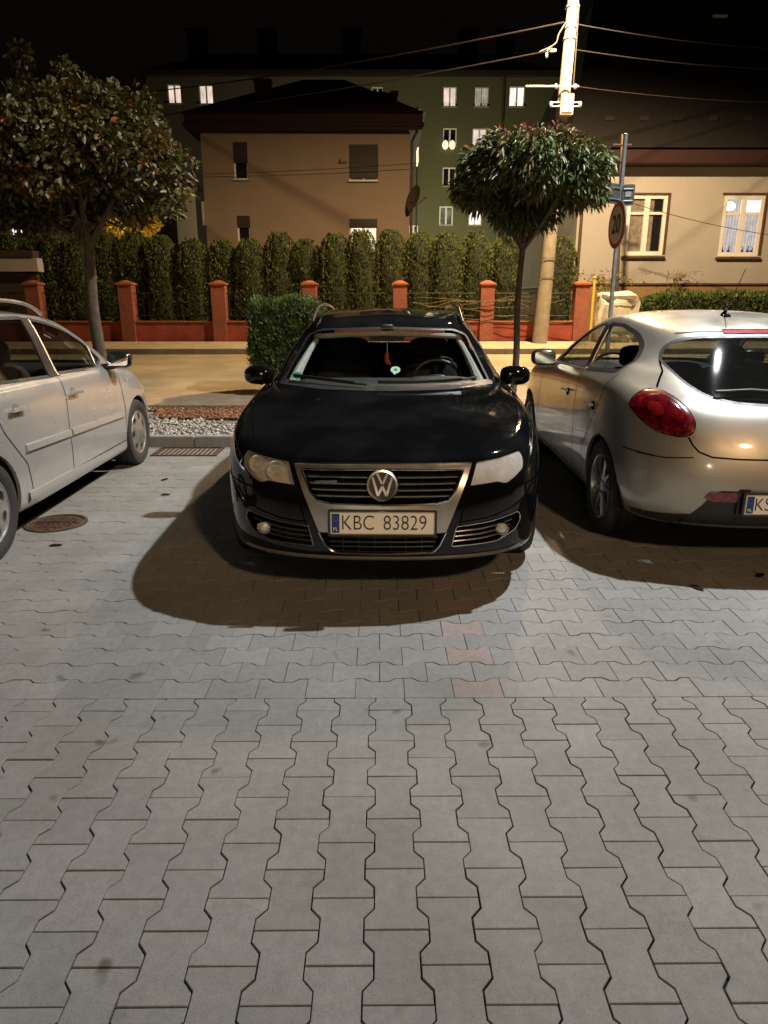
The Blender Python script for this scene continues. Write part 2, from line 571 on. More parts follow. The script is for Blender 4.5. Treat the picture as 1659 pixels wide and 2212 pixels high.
def text_obj(body, size, mat, parent, loc, rot, extrude=.0008, name='lettering', sx=1.0, offset=0.0, align='CENTER'):
    cu = bpy.data.curves.new(name, 'FONT'); cu.body = body; cu.size = size
    cu.align_x = align; cu.align_y = 'CENTER'; cu.extrude = extrude; cu.offset = offset
    o = bpy.data.objects.new(name, cu); COL.objects.link(o)
    bpy.context.view_layer.update()
    dg = bpy.context.evaluated_depsgraph_get()
    me = bpy.data.meshes.new_from_object(o.evaluated_get(dg), depsgraph=dg)
    bpy.data.objects.remove(o, do_unlink=True)
    me.transform(Matrix.Diagonal((sx, 1, 1, 1)))
    ob = link_mesh(name, me, mat, parent)
    ob.location = loc; ob.rotation_euler = rot
    return ob

def plate(parent, c, rz, tilt, text, M, spacing=None):
    """Polish-style plate, front face towards local -y after rotation"""
    p = empty('number_plate', c); p.rotation_euler = (tilt, 0, rz); p.parent = parent
    b = MB(); b.prism(rpoly([(-.272, -.069), (.272, -.069), (.272, .069), (-.272, .069)], .012), .0, .012, 'xzy')
    b.build('plate_holder', M['plateholder'], p, smooth=False)
    b = MB(); b.prism(rpoly([(-.26, -.057), (.26, -.057), (.26, .057), (-.26, .057)], .010), -.004, -.0005, 'xzy')
    b.build('plate_face', M['plate'], p, smooth=False)
    b = MB()
    P = rpoly([(-.2575, -.0545), (.2575, -.0545), (.2575, .0545), (-.2575, .0545)], .009)
    b.tube([(x, -.0042, z) for x, z in P] + [(P[0][0], -.0042, P[0][1])], .0012, 5)
    b.build('plate_border', M['plateink'], p)
    b = MB(); b.prism(rpoly([(-.252, -.049), (-.213, -.049), (-.213, .049), (-.252, .049)], .004), -.0055, -.0042, 'xzy')
    b.build('country_band', M['plateblue'], p, smooth=False)
    b = MB()
    for k in range(12):
        a = k * math.pi / 6
        b.prism([( -.2325 + .0115 * math.cos(a) + .002 * math.cos(w), .022 + .0115 * math.sin(a) + .002 * math.sin(w)) for w in [q * 2 * math.pi / 5 for q in range(5)]], -.0062, -.0056, 'xzy')
    b.build('star_ring', M['starblue'], p, smooth=False)
    text_obj('PL', .026, M['platewhite'], p, (-.2325, -.0062, -.031), (R(90), 0, 0), name='country_letters')
    for s_, x, sx in text:
        text_obj(s_, .108, M['plateink'], p, (x, -.0052, -.0005), (R(90), 0, 0), sx=sx, offset=-.0012)
    return p

def common_mats():
    M = {}
    M['rubber'] = mat_simple('tyre_rubber', (.022, .021, .02), .75, var=.25, scale=30, bump=.2)
    M['rim'] = mat_simple('wheel_silver', (.5, .5, .49), .34, metal=.85, var=.25, scale=14)
    M['disc'] = mat_simple('brake_steel', (.12, .11, .1), .5, metal=.7)
    M['plateholder'] = mat_simple('plate_frame', (.03, .03, .03), .4)
    M['plate'] = mat_simple('plate_white', (.86, .84, .76), .4, var=.04, scale=6)
    M['platewhite'] = mat_simple('letter_white', (.8, .8, .8), .4)
    M['plateink'] = mat_simple('plate_ink', (.012, .012, .012), .4)
    M['plateblue'] = mat_simple('band_blue', (.02, .04, .22), .4)
    M['starblue'] = mat_simple('star_pale', (.12, .2, .5), .4)
    M['chrome'] = mat_simple('chrome_trim', (.75, .74, .7), .16, metal=1.0, var=.1, scale=9)
    M['satin'] = mat_simple('satin_metal', (.62, .6, .55), .3, metal=.9, var=.1, scale=8)
    M['blackplastic'] = mat_simple('black_plastic', (.018, .018, .018), .5, var=.2, bump=.1, bscale=300)
    M['gap'] = mat_simple('panel_gap', (.004, .004, .004), 1.0, spec=.0)
    M['liner'] = mat_simple('arch_liner', (.008, .008, .008), .95, spec=.1)
    M['glass'] = mat_glass('car_glass', (.80, .86, .84), ior=1.42, haze=.0)
    M['sideglass'] = mat_glass('tinted_car_glass', (.55, .57, .54), ior=1.45)
    M['lens'] = mat_glass('lamp_lens', (.9, .9, .86), ior=1.45, rough=.06, haze=.25)
    M['reflector'] = mat_simple('lamp_reflector', (.88, .87, .80), .2, metal=.3, var=.3, scale=25)
    M['interior'] = mat_simple('cabin_dark', (.02, .021, .023), .75)
    M['seat'] = mat_simple('seat_cloth', (.028, .027, .026), .9, var=.2)
    M['trim'] = mat_simple('pillar_trim', (.42, .40, .35), .7)
    M['mirror'] = mat_simple('mirror_glass', (.85, .95, .97), .02, metal=1.0, var=.01)
    M['redlens'] = mat_redlens()
    return M

def mat_redlens():
    t = NT('red_lamp_lens')
    nz = t.noise(35, 2)
    cr = t.ramp(nz, [(.35, (.05, .001, .003)), (.6, (.17, .003, .008)), (.74, (.34, .015, .02))])
    p = t.n('BsdfPrincipled', Base_Color=cr, Roughness=.25, Coat_Weight=1.0, Coat_Roughness=.03)
    return t.done(p)

def seat_mb(x, y, z0=.42, h=.62, w=.48, lean=.22):
    b = MB()
    Mx = Matrix.Translation((x, y, z0)) @ Matrix.Rotation(-lean, 4, 'X')
    q = MB(); q.blob((0, 0, .33), (w, .16, .72), 16, 10, 4.5); q.xf(Mx); b.add(q.v, q.f)
    q = MB(); q.blob((x, y - .26, z0 - .02), (w, .52, .18), 16, 8, 4.5); b.add(q.v, q.f)
    q = MB(); q.blob((0, 0, .78), (w * .56, .1, .17), 14, 8, 3.2); q.tube([(-.06, 0, .62), (-.06, 0, .8)], .007, 6); q.tube([(.06, 0, .62), (.06, 0, .8)], .007, 6)
    q.xf(Mx); b.add(q.v, q.f)
    return b
# ---------------------------------------------------------------- body surfaces (local: y=0 front bumper, +y rear, x half, z up)
def mk_rows(plan, lower, upper, cx_rows):
    """plan: 14 (x,y) of the widest contour. lower: list of dict(zf,zs,zr,ws,fi,ri). upper: explicit rows."""
    rows = []
    n = 14
    for L in lower:
        r = []
        for j, (x, y) in enumerate(plan):
            if j <= 3: z = L['zf'] + (L['zs'] - L['zf']) * (j / 3) ** 2 * .4
            elif j <= 5: z = L['zf'] + (L['zs'] - L['zf']) * (.4 + .3 * (j - 3))
            elif j <= 8: z = L['zs']
            elif j <= 10: z = L['zs'] + (L['zr'] - L['zs']) * (j - 8) / 2
            else: z = L['zr']
            fw = max(0, 1 - j / 4.0); rw = max(0, 1 - (13 - j) / 3.5)
            fi = L['fi'] * (fw ** .6 if fw > 0 else 0); ri = L['ri'] * (rw ** .6 if rw > 0 else 0)
            r.append((x * L['ws'], y + fi - ri, z))
        rows.append(r)
    return rows + upper + cx_rows

P_plan = [(0, 0), (.30, .018), (.58, .095), (.785, .27), (.872, .55), (.905, .95), (.898, 1.5), (.903, 2.2), (.903, 3.0), (.905, 3.64), (.885, 4.2), (.80, 4.56), (.5, 4.74), (0, 4.77)]
P_lower = [dict(zf=.238, zs=.20, zr=.22, ws=.93, fi=.16, ri=.14),
           dict(zf=.258, zs=.225, zr=.26, ws=.965, fi=.04, ri=.06),
           dict(zf=.315, zs=.32, zr=.35, ws=.99, fi=.005, ri=.02),
           dict(zf=.46, zs=.48, zr=.50, ws=1.0, fi=.0, ri=0),
           dict(zf=.60, zs=.66, zr=.66, ws=1.0, fi=.02, ri=.0)]
P_upper = [
 [(0,.055,.685),(.3,.07,.688),(.57,.14,.70),(.775,.32,.73),(.865,.62,.79),(.893,.98,.83),(.888,1.5,.845),(.893,2.2,.855),(.893,3,.865),(.895,3.64,.875),(.872,4.2,.87),(.785,4.56,.85),(.49,4.73,.85),(0,4.76,.85)],
 [(0,.10,.745),(.3,.115,.748),(.55,.19,.765),(.735,.38,.805),(.82,.68,.862),(.852,1.0,.905),(.86,1.5,.935),(.866,2.2,.952),(.868,3,.962),(.865,3.64,.972),(.845,4.2,.975),(.765,4.54,.975),(.475,4.69,.97),(0,4.72,.97)],
 [(0,.145,.768),(.28,.16,.772),(.51,.25,.793),(.68,.46,.835),(.765,.75,.885),(.80,1.03,.925),(.84,1.53,.958),(.852,2.2,.975),(.854,3,.985),(.85,3.64,.995),(.825,4.2,1.0),(.745,4.50,1.0),(.46,4.65,1.0),(0,4.68,1.0)],
 [(0,.42,.845),(.26,.44,.85),(.47,.52,.862),(.62,.70,.882),(.70,.90,.91),(.75,1.12,.94),(.815,1.6,.972),(.84,2.2,.99),(.842,3,1.0),(.835,3.64,1.01),(.81,4.2,1.015),(.73,4.48,1.015),(.45,4.62,1.015),(0,4.65,1.015)],
 [(0,.82,.92),(.25,.84,.922),(.45,.88,.927),(.59,.99,.935),(.665,1.14,.947),(.72,1.31,.963),(.80,1.68,.985),(.832,2.2,.998),(.833,3,1.01),(.825,3.64,1.02),(.798,4.2,1.025),(.715,4.46,1.03),(.44,4.60,1.03),(0,4.63,1.03)],
 [(0,1.23,.982),(.25,1.245,.98),(.46,1.29,.976),(.60,1.37,.973),(.685,1.46,.98),(.735,1.57,.99),(.787,1.78,1.004),(.82,2.2,1.012),(.82,3,1.022),(.81,3.64,1.03),(.785,4.2,1.035),(.70,4.42,1.045),(.43,4.56,1.05),(0,4.59,1.05)],
 [(0,1.60,1.15),(.235,1.61,1.148),(.43,1.65,1.142),(.565,1.72,1.135),(.638,1.80,1.135),(.68,1.91,1.145),(.718,2.06,1.165),(.745,2.4,1.19),(.745,3.05,1.2),(.735,3.6,1.2),(.708,4.05,1.2),(.625,4.28,1.2),(.38,4.41,1.2),(0,4.44,1.2)],
 [(0,1.99,1.315),(.215,2.0,1.313),(.39,2.035,1.306),(.505,2.09,1.298),(.563,2.16,1.296),(.595,2.27,1.305),(.625,2.43,1.325),(.65,2.75,1.352),(.65,3.15,1.36),(.64,3.6,1.35),(.61,3.95,1.335),(.53,4.12,1.33),(.31,4.24,1.34),(0,4.26,1.345)],
 [(0,2.13,1.36),(.19,2.14,1.358),(.35,2.17,1.352),(.45,2.22,1.345),(.50,2.3,1.348),(.53,2.4,1.36),(.555,2.55,1.378),(.575,2.8,1.395),(.575,3.15,1.40),(.565,3.55,1.39),(.53,3.85,1.375),(.45,4.0,1.375),(.27,4.10,1.385),(0,4.12,1.385)],
 [(0,2.38,1.405),(.13,2.39,1.404),(.23,2.41,1.402),(.29,2.45,1.402),(.33,2.52,1.406),(.35,2.6,1.412),(.365,2.72,1.418),(.375,2.92,1.425),(.375,3.15,1.427),(.365,3.42,1.42),(.34,3.62,1.412),(.28,3.72,1.41),(.16,3.79,1.415),(0,3.81,1.415)]]
P_cx = [[(0, y, z) for y, z in zip([2.6,2.61,2.63,2.66,2.7,2.76,2.83,2.95,3.1,3.25,3.35,3.42,3.46,3.47],[1.427,1.427,1.428,1.43,1.432,1.434,1.436,1.438,1.438,1.436,1.434,1.432,1.43,1.43])]]
for _i in (8, 9, 10):
    P_upper[_i - 1] = [(x, y, z + (.0, .012, .02)[_i - 8]) for (x, y, z) in P_upper[_i - 1]]
P_upper[8] = [(x, y, z + .018) for (x, y, z) in P_upper[8]]
P_cx = [[(x, y, z + .026) for (x, y, z) in P_cx[0]]]
P_rows = mk_rows(P_plan, P_lower, P_upper, P_cx)

# tall compact wagon (left car)
G_plan = [(0, 0), (.28, .018), (.55, .10), (.745, .27), (.835, .50), (.872, .85), (.868, 1.45), (.873, 2.1), (.876, 2.9), (.872, 3.56), (.85, 3.95), (.77, 4.24), (.48, 4.39), (0, 4.42)]
G_lower = [dict(zf=.19, zs=.19, zr=.22, ws=.93, fi=.14, ri=.12),
           dict(zf=.215, zs=.215, zr=.25, ws=.968, fi=.045, ri=.05),
           dict(zf=.30, zs=.33, zr=.35, ws=.992, fi=.0, ri=.01),
           dict(zf=.46, zs=.49, zr=.50, ws=1.0, fi=.0, ri=0),
           dict(zf=.57, zs=.66, zr=.66, ws=.998, fi=.03, ri=.01)]
G_upper = [
 [(0,.09,.65),(.28,.105,.652),(.54,.18,.665),(.73,.34,.70),(.82,.57,.76),(.86,.88,.81),(.86,1.45,.83),(.865,2.1,.84),(.868,2.9,.85),(.865,3.56,.86),(.84,3.95,.86),(.76,4.22,.85),(.475,4.37,.84),(0,4.40,.84)],
 [(0,.17,.72),(.28,.185,.724),(.52,.26,.74),(.69,.43,.785),(.775,.65,.85),(.82,.92,.90),(.84,1.42,.93),(.848,2.1,.945),(.85,2.9,.955),(.845,3.56,.965),(.82,3.95,.97),(.745,4.19,.965),(.465,4.33,.955),(0,4.36,.955)],
 [(0,.26,.77),(.27,.275,.775),(.49,.35,.795),(.64,.52,.84),(.72,.73,.89),(.765,.95,.93),(.818,1.42,.957),(.833,2.1,.97),(.836,2.9,.98),(.83,3.56,.99),(.80,3.93,.995),(.725,4.16,.995),(.45,4.29,.99),(0,4.32,.99)],
 [(0,.46,.85),(.25,.475,.853),(.45,.53,.865),(.59,.66,.89),(.67,.84,.92),(.715,1.02,.95),(.80,1.43,.975),(.822,2.1,.985),(.825,2.9,.995),(.818,3.55,1.005),(.788,3.91,1.01),(.71,4.14,1.015),(.44,4.265,1.01),(0,4.295,1.01)],
 [(0,.68,.915),(.235,.69,.918),(.43,.74,.925),(.57,.84,.935),(.645,.97,.953),(.695,1.12,.97),(.785,1.46,.99),(.81,2.1,.998),(.813,2.9,1.008),(.805,3.53,1.018),(.775,3.89,1.025),(.70,4.12,1.03),(.435,4.25,1.03),(0,4.28,1.03)],
 [(0,.92,.975),(.23,.935,.975),(.43,.98,.973),(.575,1.05,.975),(.66,1.13,.982),(.71,1.24,.992),(.768,1.52,1.007),(.80,2.1,1.013),(.80,2.9,1.025),(.79,3.5,1.035),(.76,3.86,1.045),(.685,4.08,1.055),(.43,4.21,1.06),(0,4.24,1.06)],
 [(0,1.36,1.18),(.22,1.37,1.18),(.41,1.41,1.175),(.545,1.48,1.168),(.625,1.55,1.165),(.668,1.65,1.175),(.70,1.85,1.195),(.725,2.22,1.215),(.725,2.9,1.225),(.718,3.4,1.225),(.69,3.70,1.22),(.61,3.91,1.22),(.38,4.04,1.22),(0,4.07,1.22)],
 [(0,1.80,1.36),(.20,1.81,1.358),(.37,1.84,1.35),(.485,1.90,1.342),(.55,1.96,1.34),(.585,2.06,1.348),(.615,2.22,1.368),(.64,2.5,1.392),(.64,2.95,1.402),(.632,3.3,1.395),(.60,3.6,1.382),(.53,3.78,1.375),(.32,3.9,1.38),(0,3.92,1.385)],
 [(0,1.95,1.405),(.18,1.96,1.403),(.33,1.99,1.397),(.43,2.04,1.39),(.49,2.1,1.39),(.52,2.2,1.402),(.545,2.34,1.42),(.565,2.58,1.437),(.565,2.95,1.445),(.555,3.25,1.438),(.52,3.5,1.425),(.45,3.65,1.42),(.27,3.76,1.425),(0,3.78,1.43)],
 [(0,2.2,1.448),(.12,2.21,1.447),(.22,2.23,1.445),(.28,2.26,1.446),(.32,2.32,1.45),(.34,2.4,1.456),(.355,2.5,1.463),(.365,2.68,1.47),(.365,2.92,1.473),(.355,3.12,1.468),(.33,3.3,1.46),(.27,3.4,1.458),(.16,3.48,1.46),(0,3.49,1.46)]]
G_cx = [[(0, y, z) for y, z in zip([2.4,2.41,2.43,2.46,2.5,2.55,2.61,2.7,2.8,2.9,3.0,3.08,3.12,3.13],[1.474]*5+[1.48]*7+[1.476]*2)]]
def _shift(row, ds): return [(x, y - ds[j] if j < len(ds) else y, z) for j, (x, y, z) in enumerate(row)]
_k = [1, 1, 1, 1, 1, .95, .7, .3]
for _i, _a in ((3, .06), (4, .11), (5, .17), (6, .25), (7, .28), (8, .25), (9, .2)):
    G_upper[_i] = _shift(G_upper[_i], [_a * q for q in _k])
G_upper[7] = [(x, y, z + (.012 if 3 < j < 9 else 0)) for j, (x, y, z) in enumerate(G_upper[7])]
G_rows = mk_rows(G_plan, G_lower, G_upper, G_cx)

# rounded hatchback (right car)
B_plan = [(0, 0), (.28, .02), (.55, .11), (.75, .29), (.845, .55), (.885, .89), (.876, 1.5), (.876, 2.1), (.884, 2.8), (.896, 3.45), (.868, 3.83), (.765, 4.10), (.47, 4.28), (0, 4.336)]
B_lower = [dict(zf=.19, zs=.20, zr=.24, ws=.92, fi=.15, ri=.14),
           dict(zf=.215, zs=.22, zr=.28, ws=.955, fi=.05, ri=.06),
           dict(zf=.30, zs=.33, zr=.38, ws=.985, fi=.005, ri=.02),
           dict(zf=.46, zs=.49, zr=.52, ws=1.0, fi=.0, ri=0),
           dict(zf=.58, zs=.67, zr=.65, ws=1.0, fi=.03, ri=.02)]
B_upper = [
 [(0,.10,.66),(.28,.115,.662),(.54,.20,.675),(.735,.37,.71),(.83,.60,.78),(.872,.92,.83),(.868,1.5,.85),(.868,2.1,.855),(.878,2.8,.865),(.89,3.42,.875),(.862,3.78,.86),(.755,4.04,.80),(.465,4.225,.77),(0,4.28,.765)],
 [(0,.18,.73),(.28,.195,.735),(.52,.28,.755),(.70,.46,.80),(.79,.68,.86),(.835,.95,.91),(.845,1.48,.935),(.85,2.1,.95),(.86,2.8,.965),(.868,3.36,.98),(.835,3.68,.98),(.725,3.95,.92),(.455,4.16,.875),(0,4.215,.865)],
 [(0,.27,.78),(.27,.285,.785),(.49,.37,.81),(.65,.55,.855),(.735,.76,.905),(.78,.98,.945),(.818,1.46,.968),(.832,2.1,.985),(.84,2.8,1.005),(.835,3.30,1.03),(.79,3.58,1.04),(.68,3.86,.985),(.44,4.10,.93),(0,4.155,.915)],
 [(0,.48,.855),(.25,.495,.86),(.45,.56,.875),(.60,.70,.90),(.68,.88,.93),(.73,1.06,.958),(.80,1.46,.982),(.822,2.1,1.003),(.825,2.8,1.03),(.80,3.26,1.07),(.745,3.50,1.09),(.64,3.78,1.04),(.42,4.03,.975),(0,4.085,.95)],
 [(0,.72,.92),(.235,.73,.923),(.43,.78,.93),(.575,.89,.942),(.65,1.02,.96),(.70,1.16,.978),(.785,1.49,.997),(.808,2.1,1.018),(.808,2.8,1.05),(.775,3.22,1.10),(.715,3.45,1.12),(.61,3.71,1.085),(.40,3.955,1.02),(0,4.01,.985)],
 [(0,.98,.98),(.23,.995,.98),(.43,1.04,.978),(.58,1.11,.98),(.665,1.2,.987),(.715,1.31,.997),(.768,1.56,1.012),(.792,2.1,1.035),(.788,2.75,1.07),(.75,3.16,1.13),(.69,3.38,1.155),(.585,3.63,1.13),(.38,3.86,1.075),(0,3.92,1.035)],
 [(0,1.40,1.165),(.22,1.41,1.165),(.41,1.45,1.16),(.55,1.52,1.152),(.63,1.6,1.15),(.67,1.7,1.16),(.705,1.88,1.18),(.725,2.22,1.205),(.72,2.68,1.22),(.69,3.04,1.24),(.635,3.26,1.245),(.53,3.49,1.225),(.345,3.68,1.185),(0,3.74,1.16)],
 [(0,1.85,1.34),(.20,1.86,1.338),(.37,1.89,1.33),(.49,1.95,1.322),(.55,2.02,1.32),(.585,2.12,1.33),(.615,2.28,1.35),(.635,2.5,1.368),(.63,2.78,1.372),(.605,3.03,1.36),(.555,3.2,1.345),(.46,3.36,1.325),(.29,3.48,1.315),(0,3.515,1.31)],
 [(0,2.0,1.385),(.18,2.01,1.383),(.33,2.04,1.378),(.43,2.09,1.372),(.48,2.16,1.375),(.51,2.26,1.387),(.535,2.4,1.402),(.55,2.58,1.415),(.545,2.78,1.415),(.52,2.97,1.403),(.475,3.12,1.388),(.385,3.25,1.372),(.24,3.35,1.365),(0,3.375,1.365)],
 [(0,2.22,1.425),(.12,2.23,1.424),(.22,2.25,1.422),(.28,2.29,1.423),(.31,2.34,1.427),(.33,2.41,1.434),(.345,2.5,1.441),(.35,2.62,1.445),(.345,2.76,1.443),(.33,2.88,1.436),(.30,2.99,1.427),(.24,3.07,1.42),(.15,3.12,1.416),(0,3.14,1.415)]]
B_cx = [[(0, y, z) for y, z in zip([2.42,2.43,2.44,2.46,2.49,2.52,2.56,2.62,2.69,2.75,2.80,2.84,2.86,2.87],[1.452]*4+[1.456]*7+[1.452]*3)]]
B_rows = mk_rows(B_plan, B_lower, B_upper, B_cx)

# where the three cars stand: (origin of local frame, rz)
P_POSE = ((.015, 3.37, 0), R(-1.3))
B_POSE = ((2.435, 3.80 + 4.336, 0), math.pi + R(-1.1))
G_POSE = ((-3.17, 3.22 + 4.42, 0), math.pi + R(.0))
def pose_mat(p): return Matrix.Translation(p[0]) @ Matrix.Rotation(p[1], 4, 'Z')
# ================================================================= ground and paving
E = {}
def paver_mat(name, cols, red, stain=.5):
    t = NT(name)
    a = t.n('Attribute'); a.attribute_name = 'rnd'
    r = t.n('Attribute'); r.attribute_name = 'red'
    base = t.n('ValToRGB'); e = base.color_ramp.elements
    e[0].color = (*cols[0], 1); e[1].color = (*cols[1], 1)
    t.t.links.new(a.outputs['Fac'], base.inputs[0])
    rd = t.mix(0.5, base, red); t.t.links.new(r.outputs['Fac'], rd.outputs[0].node.inputs[0])
    big = t.noise(1.1, 6, .65); mr = t.n('MapRange', From_Min=.35, From_Max=.72, To_Min=.0, To_Max=stain, Value=big)
    c2 = t.mix(mr, rd, (.105, .098, .088))
    olive = t.noise(.55, 3, .6); mo = t.n('MapRange', From_Min=.5, From_Max=.75, To_Min=0, To_Max=.35, Value=olive)
    c3 = t.mix(mo, c2, (.135, .138, .098))
    fine = t.noise(260, 3, .7); fr = t.ramp(fine, [(.30, (.62, .62, .62)), (.5, (1, 1, 1)), (.72, (1.0, 1.0, 1.0)), (.80, (1.35, 1.33, 1.3))])
    c4 = t.mix(1.0, c3, fr, 'MULTIPLY')
    mid = t.noise(28, 5, .7); f2 = t.ramp(mid, [(.3, (.84, .84, .84)), (.7, (1.08, 1.08, 1.08))])
    c5 = t.mix(1.0, c4, f2, 'MULTIPLY')
    sp = t.noise(6.5, 2, .4); sr = t.ramp(sp, [(.70, (1, 1, 1)), (.765, (.45, .42, .38))])
    c6 = t.mix(1.0, c5, sr, 'MULTIPLY')
    p = t.n('BsdfPrincipled', Base_Color=c6, Roughness=.82)
    p.inputs['Specular IOR Level'].default_value = .35
    b = t.bump(fine, .35, .002); b2 = t.bump(mid, .25, .004); t.t.links.new(b.outputs[0], b2.inputs['Normal'])
    t.t.links.new(b2.outputs[0], p.inputs['Normal'])
    return t.done(p)
E['paver'] = paver_mat('concrete_paver', [(.222, .224, .212), (.262, .262, .250)], (.30, .235, .22))
E['joint'] = mat_simple('joint_sand', (.010, .0095, .009), .95, var=.5, scale=60)

BLK = np.array([(-.1, -.0825), (-.066, -.0825), (-.036, -.0565), (.036, -.0565), (.066, -.0825), (.1, -.0825),
                (.1, .0825), (.066, .0825), (.036, .0565), (-.036, .0565), (-.066, .0825), (-.1, .0825)])
def inset(P, d):
    n = len(P); out = []
    for i in range(n):
        a = P[i] - P[i - 1]; b = P[(i + 1) % n] - P[i]
        na = np.array([-a[1], a[0]]) / np.linalg.norm(a); nb = np.array([-b[1], b[0]]) / np.linalg.norm(b)
        m = na + nb; m = m / np.linalg.norm(m)
        out.append(P[i] + m * d / max(.4, m.dot(na)))
    return np.array(out)
def pave(x0, x1, y0, y1, along_y, ph, redx=(), gap=(.0013, .0021), base_rnd=0, flip=0):
    rs = np.random.RandomState(11 + along_y)
    V = []; F4 = []; F12 = []; rnd4 = []; rnd12 = []; red4 = []; red12 = []
    nv = 0
    if along_y: nc = int((x1 - x0) / .139) + 2; nr = int((y1 - y0) / .2) + 3
    else: nc = int((y1 - y0) / .139) + 2; nr = int((x1 - x0) / .2) + 3
    for c in range(nc):
        for r in range(nr):
            if along_y:
                cx = ph[0] + (c - nc // 2) * .139; cy = ph[1] + r * .2 + ((c + flip) % 2) * .1
            else:
                cy = y0 + .0695 + c * .139 + ph[1]; cx = ph[0] + (r - nr // 2) * .2 + ((c + flip) % 2) * .1
            if cx < x0 or cx > x1: continue
            P = inset(BLK, rs.uniform(*gap))
            Pi = inset(P, .0013)
            a = rs.normal(0, .0035); ca, sa = math.cos(a), math.sin(a)
            def tr(Q):
                Q = Q @ np.array([[ca, sa], [-sa, ca]])
                if along_y: Q = Q[:, ::-1] * np.array([1, 1])
                return Q + np.array([cx + rs.normal(0, .0007) * 0, cy])
            jx, jy = rs.normal(0, .0004, 2)
            A = tr(Pi) + (jx, jy); B = tr(P) + (jx, jy)
            lo, hi = y0 + .0012, y1 - .0012
            if B[:, 1].max() <= lo + .03 or B[:, 1].min() >= hi - .03: continue
            A[:, 1] = np.clip(A[:, 1], lo + .0015, hi - .0015); B[:, 1] = np.clip(B[:, 1], lo, hi)
            if not along_y and c == 0:
                A[A[:, 1] < cy, 1] = lo + .0015; B[B[:, 1] < cy, 1] = lo
            z = rs.normal(0, .0007); tx, ty = rs.normal(0, .0035, 2)
            za = z + (A[:, 0] - cx) * tx + (A[:, 1] - cy) * ty; zb = z - .0013 + (B[:, 0] - cx) * tx + (B[:, 1] - cy) * ty
            V.append(np.column_stack([A, za])); V.append(np.column_stack([B, zb])); V.append(np.column_stack([B, zb - .018]))
            idx = list(range(nv, nv + 12))
            if along_y: idx = idx[::-1]
            F12.append(idx)
            for i in range(12):
                j = (i + 1) % 12
                q1 = (nv + i, nv + 12 + i, nv + 12 + j, nv + j); q2 = (nv + 12 + i, nv + 24 + i, nv + 24 + j, nv + 12 + j)
                F4 += [q1, q2]
            nv += 36
            k = rs.rand() ; isr = 1.0 if any(abs(cx - rx) < .05 for rx in redx) and (c % 2 == 0) else 0.0
            rnd12.append(k); red12.append(isr); rnd4 += [k] * 24; red4 += [isr] * 24
    return np.concatenate(V), F12, F4, rnd12 + rnd4, red12 + red4

def pave_obj(name, parts, mat, base):
    V = []; F = []; rnd = []; red = []; off = 0
    for v, f12, f4, rn, rd in parts:
        V.append(v); F += [tuple(i + off for i in f) for f in f12] + [tuple(i + off for i in f) for f in f4]
        rnd += rn; red += rd; off += len(v)
    V = np.concatenate(V)
    b = len(V); x0, x1, y0, y1 = base
    V = np.concatenate([V, [(x0, y0, -.013), (x1, y0, -.013), (x1, y1, -.013), (x0, y1, -.013)]])
    F.append((b, b + 1, b + 2, b + 3)); rnd.append(0); red.append(0)
    me = bpy.data.meshes.new(name); me.from_pydata(V.tolist(), [], F)
    me.materials.append(mat); me.materials.append(E['joint'])
    me.polygons[len(F) - 1].material_index = 1
    for n_, a in (('rnd', rnd), ('red', red)):
        at_ = me.attributes.new(n_, 'FLOAT', 'FACE'); at_.data.foreach_set('value', np.array(a, dtype=np.float32))
    me.update()
    o = bpy.data.objects.new(name, me); COL.objects.link(o)
    return tag(o, kind='structure')
YB = 2.50
near = pave(-4.6, 4.8, -1.4, YB, True, (.024 - .122, -1.4 + .012), flip=0)
far = pave(-8.0, 9.0, YB, 7.56, False, (.40, 0.0), redx=(.40,), flip=0, gap=(.0007, .0014))
pave_obj('parking_lot', [near, far], E['paver'], (-9, 10, -6, 7.56))

def sheet(name, prof, x0, x1, mat, kind='structure'):
    """prof: list of (y,z)"""
    V = []; F = []
    for y, z in prof: V += [(x0, y, z), (x1, y, z)]
    for i in range(len(prof) - 1): F.append((2 * i, 2 * i + 1, 2 * i + 3, 2 * i + 2))
    o = link_mesh(name, mesh_np(name, V, F), mat)
    return tag(o, kind=kind)
E['soil'] = mat_simple('garden_soil', (.05, .045, .03), .95, var=.4, scale=3, bump=.5)
E['asphalt'] = mat_simple('asphalt', (.36, .30, .19), .85, var=.28, scale=1.1, bump=.4, bscale=120)
def brick_mat(name, c1, c2, mortar, sx, scale, rot=0, rough=.85, ms=.02, bumpn=.4, bw=.5, rh=.25):
    t = NT(name)
    tc = t.n('TexCoord'); mp = t.n('Mapping'); t.t.links.new(tc.outputs['Object'], mp.inputs['Vector'])
    mp.inputs['Rotation'].default_value = rot if isinstance(rot, tuple) else (0, 0, rot)
    br = t.n('TexBrick', Color1=(*c1, 1), Color2=(*c2, 1), Mortar=(*mortar, 1), Scale=scale, Mortar_Size=ms, Bias=.0, Brick_Width=bw, Row_Height=rh)
    t.t.links.new(mp.outputs[0], br.inputs['Vector'])
    nz = t.noise(3, 5, .65); r = t.ramp(nz, [(.3, (.72, .72, .72)), (.7, (1.12, 1.12, 1.12))])
    c = t.mix(1.0, br, r, 'MULTIPLY')
    p = t.n('BsdfPrincipled', Base_Color=c, Roughness=rough)
    b = t.n('Bump', Strength=bumpn, Distance=.005, Invert=True) if False else t.n('Bump', Strength=bumpn, Distance=.005)
    b.invert = True
    t.t.links.new(br.outputs['Fac'], b.inputs['Height']); t.t.links.new(b.outputs[0], p.inputs['Normal'])
    return t.done(p)
E['sidepave'] = brick_mat('pavement_blocks', (.50, .37, .22), (.42, .30, .18), (.10, .08, .06), 1, 4.0, rot=R(0))
